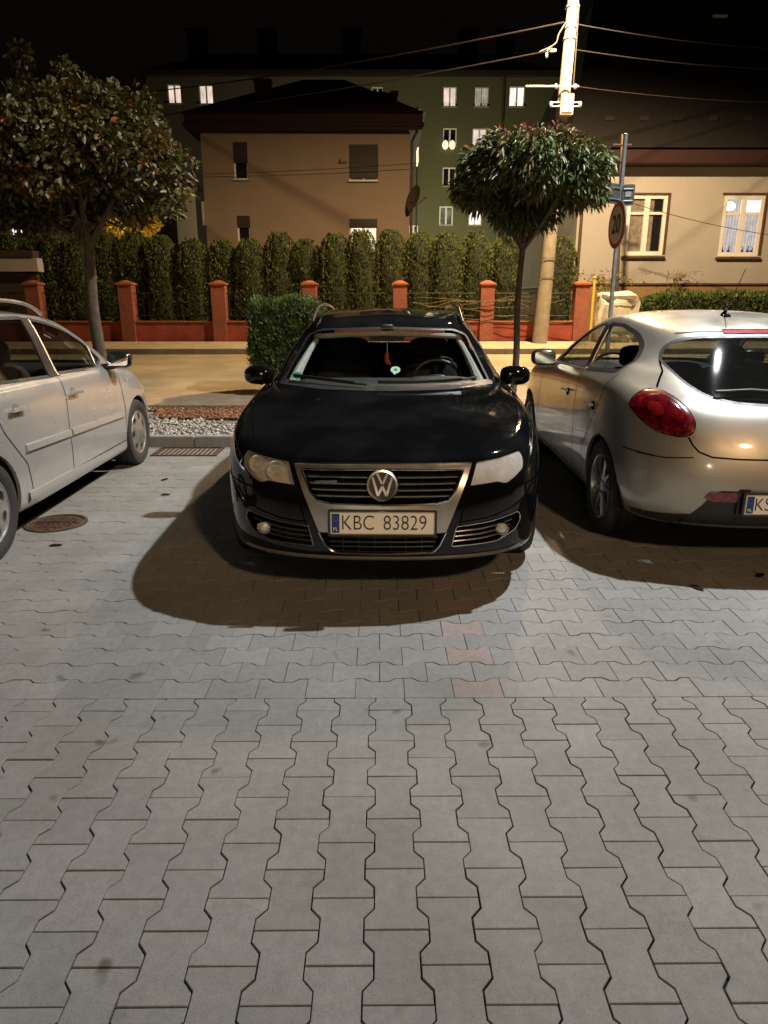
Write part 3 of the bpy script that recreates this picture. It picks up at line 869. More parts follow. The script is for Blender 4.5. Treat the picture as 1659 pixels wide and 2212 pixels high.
E['sidepave2'] = brick_mat('far_pavement_blocks', (.58, .48, .32), (.52, .43, .29), (.2, .17, .13), 1, 4.0)
E['kerb'] = mat_simple('kerb_concrete', (.23, .225, .21), .85, var=.2, scale=6, bump=.3, bscale=80)
sheet('ground', [(-90, -.04), (7.6, -.04), (7.72, .05), (11.3, .10), (17.3, .22), (17.5, .36), (19.3, .44), (30, .44), (320, .44)], -180, 180, E['soil'])
sheet('near_pavement', [(9.85, .135), (11.38, .17)], -60, 60, E['sidepave'])
sheet('road', [(11.38, .158), (14.2, .25), (17.2, .30)], -60, 60, E['asphalt'])
E['line'] = mat_simple('road_paint', (.55, .52, .45), .7, var=.25, scale=8)
sheet('road_marking', [(14.05, .251), (14.22, .256)], 1.6, 14, E['line'])
sheet('far_pavement', [(17.36, .425), (19.2, .49)], -60, 60, E['sidepave2'])
def kerb(name, y0, y1, z0, z1):
    b = MB(); L = 1.0; x = -12
    while x < 12: b.box((x + L / 2, (y0 + y1) / 2, (z0 + z1) / 2), (L - .006, y1 - y0, z1 - z0)); x += L
    o = b.build(name, E['kerb'], bevel=.01); return tag(o, kind='structure')
kerb('parking_kerb', 7.575, 7.70, -.08, .115); kerb('pavement_kerb', 9.76, 9.84, .0, .142); kerb('road_kerb', 17.205, 17.355, .1, .425)
kerb('road_edge_kerb', 11.33, 11.40, .05, .166)

# gravel and bark
def stones(name, n, xr, yr, zf, size, mat, keep=None, flat=.6, seed=1, kind='stuff', lbl=None):
    rs = np.random.RandomState(seed)
    ico = bmesh.new(); bmesh.ops.create_icosphere(ico, subdivisions=1, radius=1); bv = np.array([v.co[:] for v in ico.verts]); bf = np.array([[v.index for v in f.verts] for f in ico.faces]); ico.free()
    V = []; F = []; rn = []; k = 0
    for _ in range(n):
        x, y = rs.uniform(*xr), rs.uniform(*yr)
        if keep and not keep(x, y, rs): continue
        s = rs.uniform(*size) * np.array([1, rs.uniform(.5, 1), flat * rs.uniform(.6, 1.2)])
        A = rs.normal(size=(3, 3)); Q, _r = np.linalg.qr(A)
        a = rs.uniform(0, 6.28); tl = rs.uniform(-.5, .5)
        Rm = np.array(Matrix.Rotation(a, 3, 'Z') @ Matrix.Rotation(tl, 3, 'X'))
        v = (bv * (1 + rs.normal(0, .12, (len(bv), 1)))) * s
        V.append(v @ Rm.T + (x, y, zf(y) + rs.uniform(0, .6) * s[2])); F.append(bf + k * len(bv)); rn += [rs.rand()] * len(bf); k += 1
    o = mesh_quads(name, np.concatenate(V), np.concatenate(F), mat, attrs={'rnd': rn}, k=3)
    tag(o, lbl, name.replace('_', ' ') if kind == 'stuff' else None, kind=kind)
    return o
E['gravel'] = mat_leaf('gravel_stones', [(0, (.20, .19, .17)), (.5, (.36, .34, .31)), (1, (.52, .50, .46))], .85, 0)
E['bark'] = mat_leaf('bark_chips', [(0, (.06, .03, .016)), (.5, (.17, .072, .034)), (1, (.30, .15, .075))], .9, 0)
def bark_in(x, y):
    return ((x + 1.75) / 1.15) ** 2 + ((y - 9.5) / .85) ** 2 < 1 + .22 * math.sin(x * 7 + y * 3) + .16 * math.sin(x * 17 - y * 13)
E['gbed'] = mat_simple('gravel_bed', (.10, .095, .085), .95, var=.4, scale=40)
sheet('gravel_bed', [(7.70, .075), (9.76, .105)], -30, 30, E['gbed'])
stones('gravel', 15000, (-5, 4.2), (7.71, 9.75), lambda y: .085 + (y - 7.7) * .015, (.010, .024), E['gravel'], keep=lambda x, y, rs: (not bark_in(x, y)) and (x < -1.0 or x > .8 or rs.rand() < .25), lbl='pale crushed gravel in the strip behind the parking kerb')
stones('bark_mulch', 5200, (-3.4, -.8), (8.8, 9.75), lambda y: .10 + (y - 7.7) * .015, (.012, .035), E['bark'], keep=lambda x, y, rs: bark_in(x, y), flat=.3, seed=4, lbl='rusty brown bark chips heaped in the gravel strip')
# a few dry leaves lying on the paving
E['dryleaf'] = mat_simple('dry_leaves', (.022, .014, .009), .95, var=.4, spec=.05)
leafspots = [(-1.75, 5.6), (-1.9, 6.1), (2.9, 3.62), (2.2, 3.80), (1.75, 3.62), (-2.1, 4.35)]
for i, (lx, ly) in enumerate(leafspots):
    b = MB(); b.add([(-.035, 0, .004), (-.01, .018, .009), (.03, .012, .006), (.045, 0, .012), (.025, -.016, .005), (-.012, -.015, .010)], [(0, 1, 2, 3), (3, 4, 5, 0)])
    o = b.build('fallen_leaf', E['dryleaf'], loc=(lx, ly, .002), rz=i * 1.3, smooth=False)
    o.scale = (1.2, 1.2, .6)
    pos = ['midway between the manhole cover and the kerb', 'between the drain grate and the black car', 'below the hatchback bumper, near the frame edge', 'in the shadow left of the hatchback number plate', 'in the shadow edge nearest the hatchback rear wheel', 'beside the manhole rim, on the viewer side'][i]
    tag(o, 'small dry brown leaf on the paving ' + pos, 'leaf', 'dry leaves on the paving')

# manhole and gutter grate
E['iron'] = mat_simple('cast_iron_rust', (.075, .045, .028), .7, metal=.3, var=.5, scale=30, bump=.6, bscale=50)
mc = ground_at(122, 1131); 
r_ = empty('manhole_cover', (mc.x, mc.y, .003)); tag(r_, 'round rusty iron manhole cover in the paving beside the left silver wagon', 'manhole cover')
b = MB(); b.lathe([(.21, -.02), (.21, .006), (.19, .008), (.185, .0), (.185, -.02)], 40, 'z'); b.build('frame', E['iron'], r_)
b = MB(); b.lathe([(.001, .001), (.178, .001), (.18, -.015)], 40, 'z')
for gx in range(-4, 5):
    for gy in range(-4, 5):
        if gx * gx + gy * gy < 17: b.box((gx * .036, gy * .036, .004), (.02, .02, .007), rz=.4)
b.tube([(-.13, 0, .007), (.13, .02, .007)], .008, 6); b.build('cover', E['iron'], r_)
r_ = empty('drain_grate', (-2.0, 7.32, .002)); tag(r_, 'rectangular iron drain grate in the paving by the kerb', 'drain grate')
b = MB()
for sx_, sy_, dx, dy in ((0, .2, .68, .03), (0, -.2, .68, .03), (.325, 0, .03, .37), (-.325, 0, .03, .37)): b.box((sx_, sy_, .002), (dx, dy, .012))
b.build('frame', E['iron'], r_)
b = MB()
for k in range(13): b.box((-.29 + k * .048, 0, .0), (.022, .36, .01))
b.box((0, 0, -.005), (.62, .37, .003)); b.build('bars', E['iron'], r_)

# ================================================================= brick fence
E['redbrick'] = brick_mat('red_brick', (.30, .085, .052), (.21, .055, .036), (.34, .20, .14), 1, 7.5, rot=(R(90), 0, 0), bw=.5, rh=.16, ms=.012, bumpn=.5)
E['redwall'] = mat_simple('red_wall_render', (.27, .055, .036), .85, var=.35, scale=3, bump=.3)
E['redcap'] = mat_simple('clay_cap', (.38, .11, .055), .7, var=.15, scale=9, bump=.2)
E['wire'] = mat_simple('dark_rail', (.03, .028, .026), .6, metal=.5)
FY = 19.42
fence = empty('brick_fence', (0, FY, .47)); tag(fence, 'low red brick fence with capped square pillars across the street', 'fence')
px = [at(x, 640, FY - .2).x for x in (68, 269, 470, 668, 864, 1054, 1259)]
sp = (px[-1] - px[0]) / 6
allp = [px[0] - 3 * sp, px[0] - 2 * sp, px[0] - sp] + px
ztop = at(470, 607, FY - .2).z - .47; zw = at(600, 697, FY - .15).z - .47
for x in allp:
    p = MB(); p.box((x, 0, (ztop - .09) / 2), (.36, .36, ztop - .09)); po = p.build('pillar', E['redbrick'], fence, bevel=.006)
    c = MB(); c.box((x, 0, ztop - .07), (.43, .43, .05)); c.box((x, 0, ztop - .012), (.40, .40, .07), taper=.25); c.build('pillar_cap', E['redcap'], po, bevel=.008)
for i in range(len(allp) - 1):
    a, b_ = allp[i] + .182, allp[i + 1] - .182
    w_ = MB(); w_.box(((a + b_) / 2, .02, zw * .5), (b_ - a, .24, zw)); wo = w_.build('base_wall', E['redwall'], fence, bevel=.01)
    c = MB(); c.box(((a + b_) / 2, .02, zw + .022), (b_ - a - .004, .30, .04)); c.build('wall_coping', E['redcap'], wo, bevel=.012)
    r2 = MB()
    for z in (zw + .17, ztop - .30): r2.tube([(a, .02, z), (b_, .02, z)], .013, 6)
    for k in range(14):
        xx = a + (b_ - a) * (k + .5) / 14; r2.tube([(xx, .02, zw + .08), (xx, .02, ztop - .26)], .007, 5)
    r2.build('rail_panel', E['wire'], fence)

# ================================================================= foliage
def leaf_cloud(rs, pts, nrm, L, W, droop=0.0, spread=.9, fold=.25):
    """pts (n,3) leaf bases, nrm (n,3) outward; returns verts/quads for pointed folded leaves"""
    n = len(pts)
    d = nrm + rs.normal(0, spread, (n, 3)); d[:, 2] -= droop
    d /= np.linalg.norm(d, axis=1)[:, None]
    u = np.cross(d, rs.normal(size=(n, 3))); u /= np.linalg.norm(u, axis=1)[:, None]
    w = np.cross(d, u)
    l = rs.uniform(*L, (n, 1)); ww = rs.uniform(*W, (n, 1)) / 2
    base = pts; tip = pts + d * l + np.array([0, 0, -1]) * l * droop * .25
    f = w * ww * fold * 2
    l1 = pts + d * l * .3 + u * ww + f; l2 = pts + d * l * .65 + u * ww * .85 + f
    r1 = pts + d * l * .3 - u * ww + f; r2 = pts + d * l * .65 - u * ww * .85 + f
    V = np.stack([base, l1, l2, tip, r2, r1], 1).reshape(-1, 3)
    k = np.arange(n)[:, None] * 6
    F = np.concatenate([k + np.array([0, 1, 2, 3]), k + np.array([3, 4, 5, 0])], 1).reshape(-1, 4)
    return V, F
def fast_leaves(name, parts, mat, parent, rnds):
    V = []; F = []; o = 0
    for v, f in parts: V.append(v); F.append(f + o); o += len(v)
    return mesh_quads(name, np.concatenate(V), np.concatenate(F), mat, parent, attrs={'rnd': np.repeat(np.concatenate(rnds), 2)})
E['bark1'] = mat_simple('tree_bark', (.085, .064, .042), .9, var=.4, scale=18, bump=.8, bscale=40)
E['leafA'] = mat_leaf('broad_leaves', [(0, (.040, .042, .010)), (.4, (.10, .092, .022)), (.72, (.18, .125, .035)), (.93, (.26, .135, .05)), (1, (.38, .11, .04))], .45, .12)
E['leafB'] = mat_leaf('long_leaves', [(0, (.045, .060, .018)), (.45, (.10, .12, .034)), (.75, (.13, .105, .038)), (.93, (.25, .10, .055)), (1, (.32, .09, .05))], .45, .12)
E['thuja'] = mat_leaf('thuja_sprays', [(0, (.025, .042, .010)), (.6, (.10, .135, .028)), (1, (.20, .22, .05))], .7, .15)
E['core'] = mat_simple('hedge_core', (.022, .028, .012), .95, var=.5, scale=15)
E['clip'] = mat_leaf('clipped_thuja', [(0, (.03, .058, .015)), (.6, (.08, .13, .028)), (1, (.14, .20, .045))], .6, .15)
E['yellow'] = mat_leaf('yellow_leaves', [(0, (.30, .20, .02)), (.6, (.55, .38, .04)), (1, (.65, .50, .10))], .5, .3)

def round_tree(name, label, base, top, fork, cc, rad, n, L, W, mat, trunk_r, droop, seed, hang=0.0, branches=9, group=None, reddish_top=0.0, clumps=70, lobes=()):
    rs = np.random.RandomState(seed)
    root = empty(name, base); tag(root, label, 'tree', group)
    B = Vector(base); cc = Vector(cc)
    tr = MB()
    f = Vector(fork) - B
    pts = [Vector((0, 0, -.05)), Vector((0, 0, .02)) + f * .0, f * .33 + Vector((.02, .01, 0)), f * .66 + Vector((-.02, -.01, 0)), f]
    tr.tube(catmull(pts, 5), [trunk_r * (1.25 if i < 3 else 1.05 - .35 * i / 20) for i in range(21)], 12)
    tips = []
    for k in range(branches):
        a = 2 * math.pi * k / branches + rs.uniform(-.3, .3); el = rs.uniform(-.1, .9)
        t = cc - B + Vector((math.cos(a) * rad[0] * .72 * math.cos(el), math.sin(a) * rad[1] * .72 * math.cos(el), math.sin(el) * rad[2] * .7))
        m = f.lerp(t, .5) + Vector((rs.uniform(-.08, .08), rs.uniform(-.08, .08), -.06))
        c = catmull([f * .97, m, t], 5)
        tr.tube(c, [trunk_r * .5 * (1 - .75 * i / (len(c) - 1)) for i in range(len(c))], 7); tips.append(t)
        for q in range(3):
            s_ = c[3 + 2 * q]; e_ = s_ + Vector(np.clip(rs.normal(0, .14, 3), -.25, .25)) * max(rad)
            tr.tube([s_, s_.lerp(e_, .5) + Vector((0, 0, .03)), e_], [trunk_r * .2, trunk_r * .14, trunk_r * .06], 5)
    tr.build('trunk', E['bark1'], root)
    # crown: clumps on and inside an uneven ellipsoid
    P = []; N = []; Rn = []
    C = np.array(cc - B)
    dirs = rs.normal(size=(clumps, 3)); dirs /= np.linalg.norm(dirs, axis=1)[:, None]
    dirs[:, 2] = np.where(dirs[:, 2] < -.55, -.55 * rs.rand(clumps), dirs[:, 2])
    per = n // clumps
    R3 = np.array(rad)
    for d in dirs:
        rr = rs.uniform(.55, 1.0) ** .6 * rs.uniform(.82, 1.08)
        c = C + d * R3 * rr; s = rs.uniform(.12, .22) * R3.mean()
        cnt = int(per * rs.uniform(.6, 1.4))
        q = rs.normal(0, 1, (cnt, 3)); q /= np.linalg.norm(q, axis=1)[:, None]
        q = q * (rs.rand(cnt, 1) ** .4) * s * np.array([1.15, 1.15, .85 + hang])
        p = c + q
        P.append(p); nn = (p - C) / R3; nn /= np.linalg.norm(nn, axis=1)[:, None]; N.append(nn)
        base_r = rs.rand() * .45
        Rn.append(np.clip(base_r + rs.rand(cnt) * .4 + reddish_top * np.clip((p[:, 2] - C[2]) / R3[2] - .35, 0, 1) * rs.rand(cnt) * 1.2 + (rs.rand(cnt) < .03) * .5, 0, 1))
    for (dx, dz, s, cnt) in lobes:
        q = rs.normal(0, 1, (cnt, 3)); q /= np.linalg.norm(q, axis=1)[:, None]; q *= s * 1.5 * rs.rand(cnt, 1) ** .45
        p = C + np.array([dx, 0, dz]) + q; P.append(p); N.append(q / np.linalg.norm(q, axis=1)[:, None]); Rn.append(rs.rand(cnt) * .7)
    P = np.concatenate(P); N = np.concatenate(N); Rn = np.concatenate(Rn)
    v, fc = leaf_cloud(rs, P, N, L, W, droop=droop)
    fast_leaves('crown', [(v, fc)], mat, root, [Rn])
    return root
tb = (at(205, 740, 8.75).x, 8.75, .10)
round_tree('round_tree', 'large round-headed tree with broad brownish green leaves and stout trunk, behind the left silver wagon', tb, None, at(193, 520, 8.75), at(155, 345, 8.75) , (1.26, 1.2, .76), 23000, (.062, .095), (.038, .056), E['leafA'], .085, .35, 3, clumps=240, branches=10,
           lobes=((-.42, 1.05, .07, 60), (-.40, .92, .07, 50), (.05, .86, .09, 80), (-.5, -.58, .17, 500), (-.95, -.50, .17, 450), (.05, -.62, .13, 300), (.65, -.52, .13, 260), (1.05, -.42, .13, 200), (0, 0, .5, 900), (-.7, 0, .4, 600)))
tb = (at(1104, 885, 9.55).x, 9.55, .10)
round_tree('round_tree', 'small umbrella-shaped tree with drooping narrow leaves and thin trunk, beside the right hatchback', tb, None, at(1130, 530, 9.55), at(1155, 376, 9.55), (.94, .88, .42), 17000, (.085, .14), (.022, .033), E['leafB'], .05, .9, 8, hang=.5, reddish_top=.9, clumps=150, branches=10, lobes=((-.30, -.44, .14, 380), (-.14, -.50, .12, 240), (-.35, -.34, .15, 600), (-.12, -.46, .14, 500), (.12, -.42, .14, 450), (-.7, -.2, .15, 400), (.5, -.2, .14, 300), (0, 0, .3, 1200)))

def leafy_box(name, cat, label, c, d, n, size, mat, seed, group=None, taper=0.0, shape='box', trunk=None, core=True):
    """clipped hedge or column made of small upright sprays over a dark core"""
    rs = np.random.RandomState(seed)
    root = empty(name, (c[0], c[1], c[2])); tag(root, label, cat, group)
    w, dp, h = d
    b = MB()
    if shape == 'box': b.blob((0, 0, h / 2), (w * .90, dp * .90, h * .95), 16, 12, 7)
    else: b.blob((0, 0, h * .49), (w * .74, dp * .74, h * .96), 14, 12, 3.2)
    if trunk: b.tube([(0, 0, -trunk), (0, 0, .1)], .05, 8)
    b.build('branches', E['core'], root)
    if shape == 'box':
        u = rs.uniform(-1, 1, (n, 3)); ax = rs.randint(0, 5, n)
        N = np.zeros((n, 3))
        for k, (i, s) in enumerate(((0, 1), (0, -1), (1, -1), (2, 1), (1, 1))):
            m = ax == k; u[m, i] = s; N[m, i] = s
        rr = np.maximum(0, (np.abs(u[:, :2]).max(1)))
        P = np.column_stack([u[:, 0] * w / 2, u[:, 1] * dp / 2, (u[:, 2] * .5 + .5) * h])
        P -= N * rs.rand(n, 1) * .05
        ec = np.abs(u); ed = np.sort(ec, axis=1)[:, 1:2]; P[:, :2] *= 1 - .10 * np.clip((ed - .7) / .3, 0, 1) ** 2; P[:, 2] -= h * .06 * np.clip((np.abs(u[:, :2]).max(1) - .6) / .4, 0, 1) ** 2 * (u[:, 2] > .5)
        P += rs.normal(0, .030, (n, 3)); P[:, 2] += (u[:, 2] > .9) * (.03 * np.sin(P[:, 0] * 9) + .02 * np.sin(P[:, 1] * 13 + P[:, 0] * 5)); P[:, 0] += .02 * np.sin(P[:, 2] * 8 + 1)
    else:
        t = rs.rand(n); a = rs.uniform(0, 2 * math.pi, n)
        ph1, ph2 = rs.uniform(0, 6, 2)
        rad = (1 - np.clip((t - .80) / .20, 0, 1) ** 2.0 * .62) * (.86 + .14 * np.clip(t / .12, 0, 1))
        rad = rad * (1 + .07 * np.sin(a * 3 + ph1 + t * 9) + .06 * np.sin(t * 21 + ph2 + a * 2)) * (1 - .14 * rs.rand(n) ** 2)
        P = np.column_stack([np.cos(a) * rad * w / 2, np.sin(a) * rad * dp / 2, t * h * .97])
        N = np.column_stack([np.cos(a), np.sin(a), .4 + t * .8])
    N = N + np.array([0, 0, .9]); 
    v, f = leaf_cloud(rs, P, N, (size, size * 1.9), (size * .45, size * .8), spread=.55)
    lum = np.clip(.5 + .25 * np.sin(P[:, 2] * 14 + P[:, 0] * 17) + rs.normal(0, .22, n), 0, 1)
    fast_leaves('foliage', [(v, f)], mat, root, [lum])
    return root
tx = [-70, -15, 40, 90, 135, 183, 238, 298, 360, 422, 485, 543, 607, 663, 725, 781, 843, 905, 960, 1025, 1085, 1206]
side = {0: 'leftmost', }
def thuja_label(i, x):
    marks = {0: 'far left beyond the frame edge', 1: 'just left of the beige shed', 2: 'in front of the beige shed', 3: 'right of the beige shed', 4: 'fourth left of the large tree trunk', 5: 'just left of the large tree trunk', 6: 'under the yellow-leaved shrub, just right of the large trunk', 7: 'under the right half of the yellow shrub',
             8: 'below the right rim of the large crown', 9: 'at the left corner of the brown house', 10: 'below the left wall of the brown house', 11: 'under the narrow dark windows of the brown house', 12: 'second right of the narrow house windows',
             13: 'above the clipped cube hedge', 14: 'left of the lit ground-floor window', 15: 'in front of the lit ground-floor window', 16: 'at the right corner of the brown house', 17: 'first right of the brown house, before the green flats', 18: 'second right of the brown house, before the green flats',
             19: 'left of the thin tree trunk', 20: 'behind the thin tree trunk', 21: 'right of the concrete pole, before the cream house'}
    return 'columnar evergreen thuja ' + marks[i]
rsx = random.Random(5)
for i, x in enumerate(tx):
    top = 504 + rsx.uniform(-13, 9) + (6 if x < 200 else 0); p = at(x, 640, 20.5); z1 = at(x, top, 20.5).z
    o = leafy_box('thuja', 'thuja', thuja_label(i, x), (p.x, 20.5 + rsx.uniform(-.12, .12), .44), (.80 + rsx.uniform(-.07, .05) + .07, .80, z1 - .44), 4300, .046, E['thuja'], 100 + i, 'columnar thujas behind the brick fence', shape='col')
c = at(628, 700, 11.1)
leafy_box('clipped_hedge', 'hedge', 'bright green clipped cube-shaped evergreen behind the roof of the black car', (c.x - .03, 11.1, .38), (1.04, .95, 1.13), 9000, .045, E['clip'], 55, trunk=.23)
c = at(1600, 655, 21.6)
leafy_box('low_hedge', 'hedge', 'low bushy green hedge below the two cream house windows', (c.x + .5, 21.6, .44), (6.6, .9, at(1500, 640, 21.6).z - .44 + .05), 14000, .07, E['clip'], 56)
# yellow shrub
c = at(281, 484, 22.4)
rs = np.random.RandomState(5)
root = empty('yellow_shrub', (c.x, 22.4, .44)); tag(root, 'yellow-leaved shrub lit behind the thujas, right of the large tree trunk', 'shrub')
n = 2200; q = rs.normal(0, 1, (n, 3)); q /= np.linalg.norm(q, axis=1)[:, None]; q *= (rs.rand(n, 1) ** .4)
P = q * np.array([.92, .5, .36]) + np.array([0, 0, c.z - .44])
v, f = leaf_cloud(rs, P, q + 1e-3, (.07, .12), (.05, .08)); fast_leaves('foliage', [(v, f)], E['yellow'], root, [rs.rand(n)])
b = MB()
for k in range(5): b.tube([(0, 0, 0), (rs.uniform(-.1, .1), 0, 1.4), (rs.uniform(-.6, .6), rs.uniform(-.3, .3), c.z - .5)], [.03, .02, .008], 6)
b.build('stems', E['bark1'], root)

# bare climber twigs on the fence and by the cream house
E['twig'] = mat_simple('dry_twig', (.16, .12, .06), .9, var=.3)
def twigs(name, cat, label, c, spread, n, seed, leaves=0, mat=None, up=1.0):
    rs = np.random.RandomState(seed)
    root = empty(name, c); tag(root, label, cat)
    b = MB(); P = []
    for k in range(n):
        a = rs.uniform(-1, 1); q = [Vector((rs.uniform(-.1, .1) * spread[0], rs.uniform(-.1, .1), 0))]
        e = Vector((a * spread[0], rs.uniform(-.3, .3), spread[1] * up * rs.uniform(.6, 1)))
        m = Vector((a * spread[0] * .35, 0, spread[1] * .75 * up))
        cc_ = catmull([q[0], m, e + Vector((a * .2, 0, -.12))], 6)
        b.tube(cc_, [.009 * (1 - .7 * i / len(cc_)) for i in range(len(cc_))], 5); P += [tuple(v) for v in cc_[5:]]
    b.build('twigs', E['twig'], root)
    if leaves:
        P = np.array([P[i] for i in rs.randint(0, len(P), leaves)]) + rs.normal(0, .06, (leaves, 3))
        v, f = leaf_cloud(rs, P, rs.normal(size=(leaves, 3)), (.06, .13), (.02, .04), droop=.3)
        fast_leaves('leaves', [(v, f)], mat, root, [rs.rand(leaves)])
    return root
E['paleleaf'] = mat_leaf('pale_leaves', [(0, (.16, .13, .03)), (1, (.36, .28, .08))], .6, .3)
E['rustleaf'] = mat_leaf('rust_leaves', [(0, (.12, .06, .03)), (1, (.26, .14, .06))], .6, .3)
c = at(1320, 690, 19.9); twigs('arching_grass_bush', 'bush', 'dry yellowish arching bush rising behind the wrapped bundle', (c.x - .1, 20.2, .45), (.75, 2.1), 16, 3, 260, E['paleleaf'])
c = at(1455, 640, 23.4); twigs('bare_climber', 'climber', 'sparse reddish climber sprigs against the cream house wall', (c.x, 23.5, 1.1), (.8, 1.55), 9, 6, 90, E['rustleaf'])
c = at(985, 650, 19.2)
b = MB()
rs = np.random.RandomState(12)
for k in range(7):
    x0 = at(890, 650, 19.15).x; x1 = at(1245, 650, 19.15).x
    z0 = at(900, 640 + k * 5, 19.15).z
    pts = [Vector((x0 + (x1 - x0) * t, 19.18 + rs.uniform(-.05, .05), z0 - .1 * math.sin(t * 3.1 + k) + rs.normal(0, .035) - .05 * k * t)) for t in np.linspace(rs.uniform(0, .3), rs.uniform(.6, 1), 7)]
    b.tube(catmull(pts, 5), .006, 5)
tag(b.build('vine_stems', E['twig']), 'tangled bare vine stems stretched along the fence between the right pillars', 'vine')
# ================================================================= buildings
def wall_mat(name, c, var=.07, scale=1.2, stain=(.12, .10, .08), bump=.25):
    t = NT(name)
    nz = t.noise(scale, 6, .6); m = t.n('MapRange', From_Min=.4, From_Max=.8, To_Min=0, To_Max=.35, Value=nz)
    c1 = t.mix(m, c, tuple(q * .72 for q in c))
    f = t.noise(80, 3, .7); r = t.ramp(f, [(.3, (1 - var,) * 3), (.7, (1 + var,) * 3)])
    c2 = t.mix(1.0, c1, r, 'MULTIPLY')
    p = t.n('BsdfPrincipled', Base_Color=c2, Roughness=.9)
    b = t.bump(f, bump, .004); t.t.links.new(b.outputs[0], p.inputs['Normal'])
    return t.done(p)
E['brown'] = wall_mat('brown_render', (.29, .215, .155))
E['cream'] = wall_mat('cream_render', (.44, .42, .39))
E['plinth'] = wall_mat('plinth_render', (.30, .20, .09), scale=4)
E['green'] = wall_mat('green_render', (.115, .108, .058), scale=.6)
E['greyflat'] = wall_mat('grey_render', (.13, .11, .085), scale=.6)
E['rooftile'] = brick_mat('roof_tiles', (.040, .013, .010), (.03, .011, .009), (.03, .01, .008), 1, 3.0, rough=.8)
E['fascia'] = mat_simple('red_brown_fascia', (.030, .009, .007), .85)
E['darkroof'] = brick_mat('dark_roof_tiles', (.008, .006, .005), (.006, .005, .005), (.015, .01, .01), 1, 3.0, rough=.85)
E['winframe'] = mat_simple('window_white', (.80, .79, .76), .5)
E['winglass'] = mat_simple('dark_window_glass', (.015, .015, .018), .08, spec=.6)
E['curtain'] = mat_simple('net_curtain', (.22, .19, .16), .9, var=.35, scale=9)
E['shutter'] = mat_simple('brown_roller_shutter', (.035, .022, .020), .6, var=.2)
E['sill'] = mat_simple('window_sill', (.45, .42, .36), .5)
E['trimbrown'] = mat_simple('window_surround_brown', (.10, .05, .03), .7)
E['litwarm'] = mat_emit('lit_window_warm', (1.0, .83, .56), 2.2, 2.5, .55)
E['litpink'] = mat_emit('lit_window_pinkish', (1.0, .80, .66), 1.25, 1.6, .6)
E['litwhite'] = mat_emit('lit_window_white', (1.0, .95, .84), 2.6, 1.5, .45)
E['litcool'] = mat_emit('lit_window_cool', (.92, .95, 1.0), 2.2, 3, .7)
E['litlilac'] = mat_emit('lit_net_curtain', (.90, .78, .74), .85, 7, .7)
E['bulb'] = mat_emit('window_bulb', (1, .95, .8), 8, 3, .9)
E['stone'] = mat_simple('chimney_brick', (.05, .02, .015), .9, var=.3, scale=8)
E['whitestone'] = mat_simple('chimney_render', (.42, .38, .34), .9, var=.2)
E['zinc'] = mat_simple('zinc_pipe', (.10, .075, .06), .5, metal=.3)

def wbox(name, parent, x0, x1, y0, y1, z0, z1, mat, bevel=0.0):
    b = MB(); b.box(((x0 + x1) / 2, (y0 + y1) / 2, (z0 + z1) / 2), (x1 - x0, y1 - y0, z1 - z0)); return b.build(name, mat, parent, bevel=bevel)
def wall_open(name, parent, x0, x1, z0, z1, y, depth, holes, mat):
    """front wall at y with rectangular openings; holes: (xa,xb,za,zb)"""
    xs = sorted({x0, x1} | {h[0] for h in holes} | {h[1] for h in holes}); zs = sorted({z0, z1} | {h[2] for h in holes} | {h[3] for h in holes})
    b = MB()
    def isin(x, z): return any(h[0] < x < h[1] and h[2] < z < h[3] for h in holes)
    for i in range(len(xs) - 1):
        for j in range(len(zs) - 1):
            if not isin((xs[i] + xs[i + 1]) / 2, (zs[j] + zs[j + 1]) / 2):
                b.add([(xs[i], y, zs[j]), (xs[i + 1], y, zs[j]), (xs[i + 1], y, zs[j + 1]), (xs[i], y, zs[j + 1])], [(0, 1, 2, 3)])
    for h in holes:
        a, c, d, e = h; r = .22
        b.add([(a, y, d), (a, y + r, d), (a, y + r, e), (a, y, e)], [(0, 1, 2, 3)]); b.add([(c, y, d), (c, y, e), (c, y + r, e), (c, y + r, d)], [(0, 1, 2, 3)])
        b.add([(a, y, e), (a, y + r, e), (c, y + r, e), (c, y, e)], [(0, 1, 2, 3)]); b.add([(a, y, d), (c, y, d), (c, y + r, d), (a, y + r, d)], [(0, 1, 2, 3)])
    b.add([(x0, y, z0), (x0, y + depth, z0), (x0, y + depth, z1), (x0, y, z1)], [(0, 1, 2, 3)])
    b.add([(x1, y, z0), (x1, y, z1), (x1, y + depth, z1), (x1, y + depth, z0)], [(0, 1, 2, 3)])
    b.add([(x0, y + depth, z0), (x1, y + depth, z0), (x1, y + depth, z1), (x0, y + depth, z1)], [(0, 1, 2, 3)])
    return b.build(name, mat, parent, recalc=False, smooth=False)
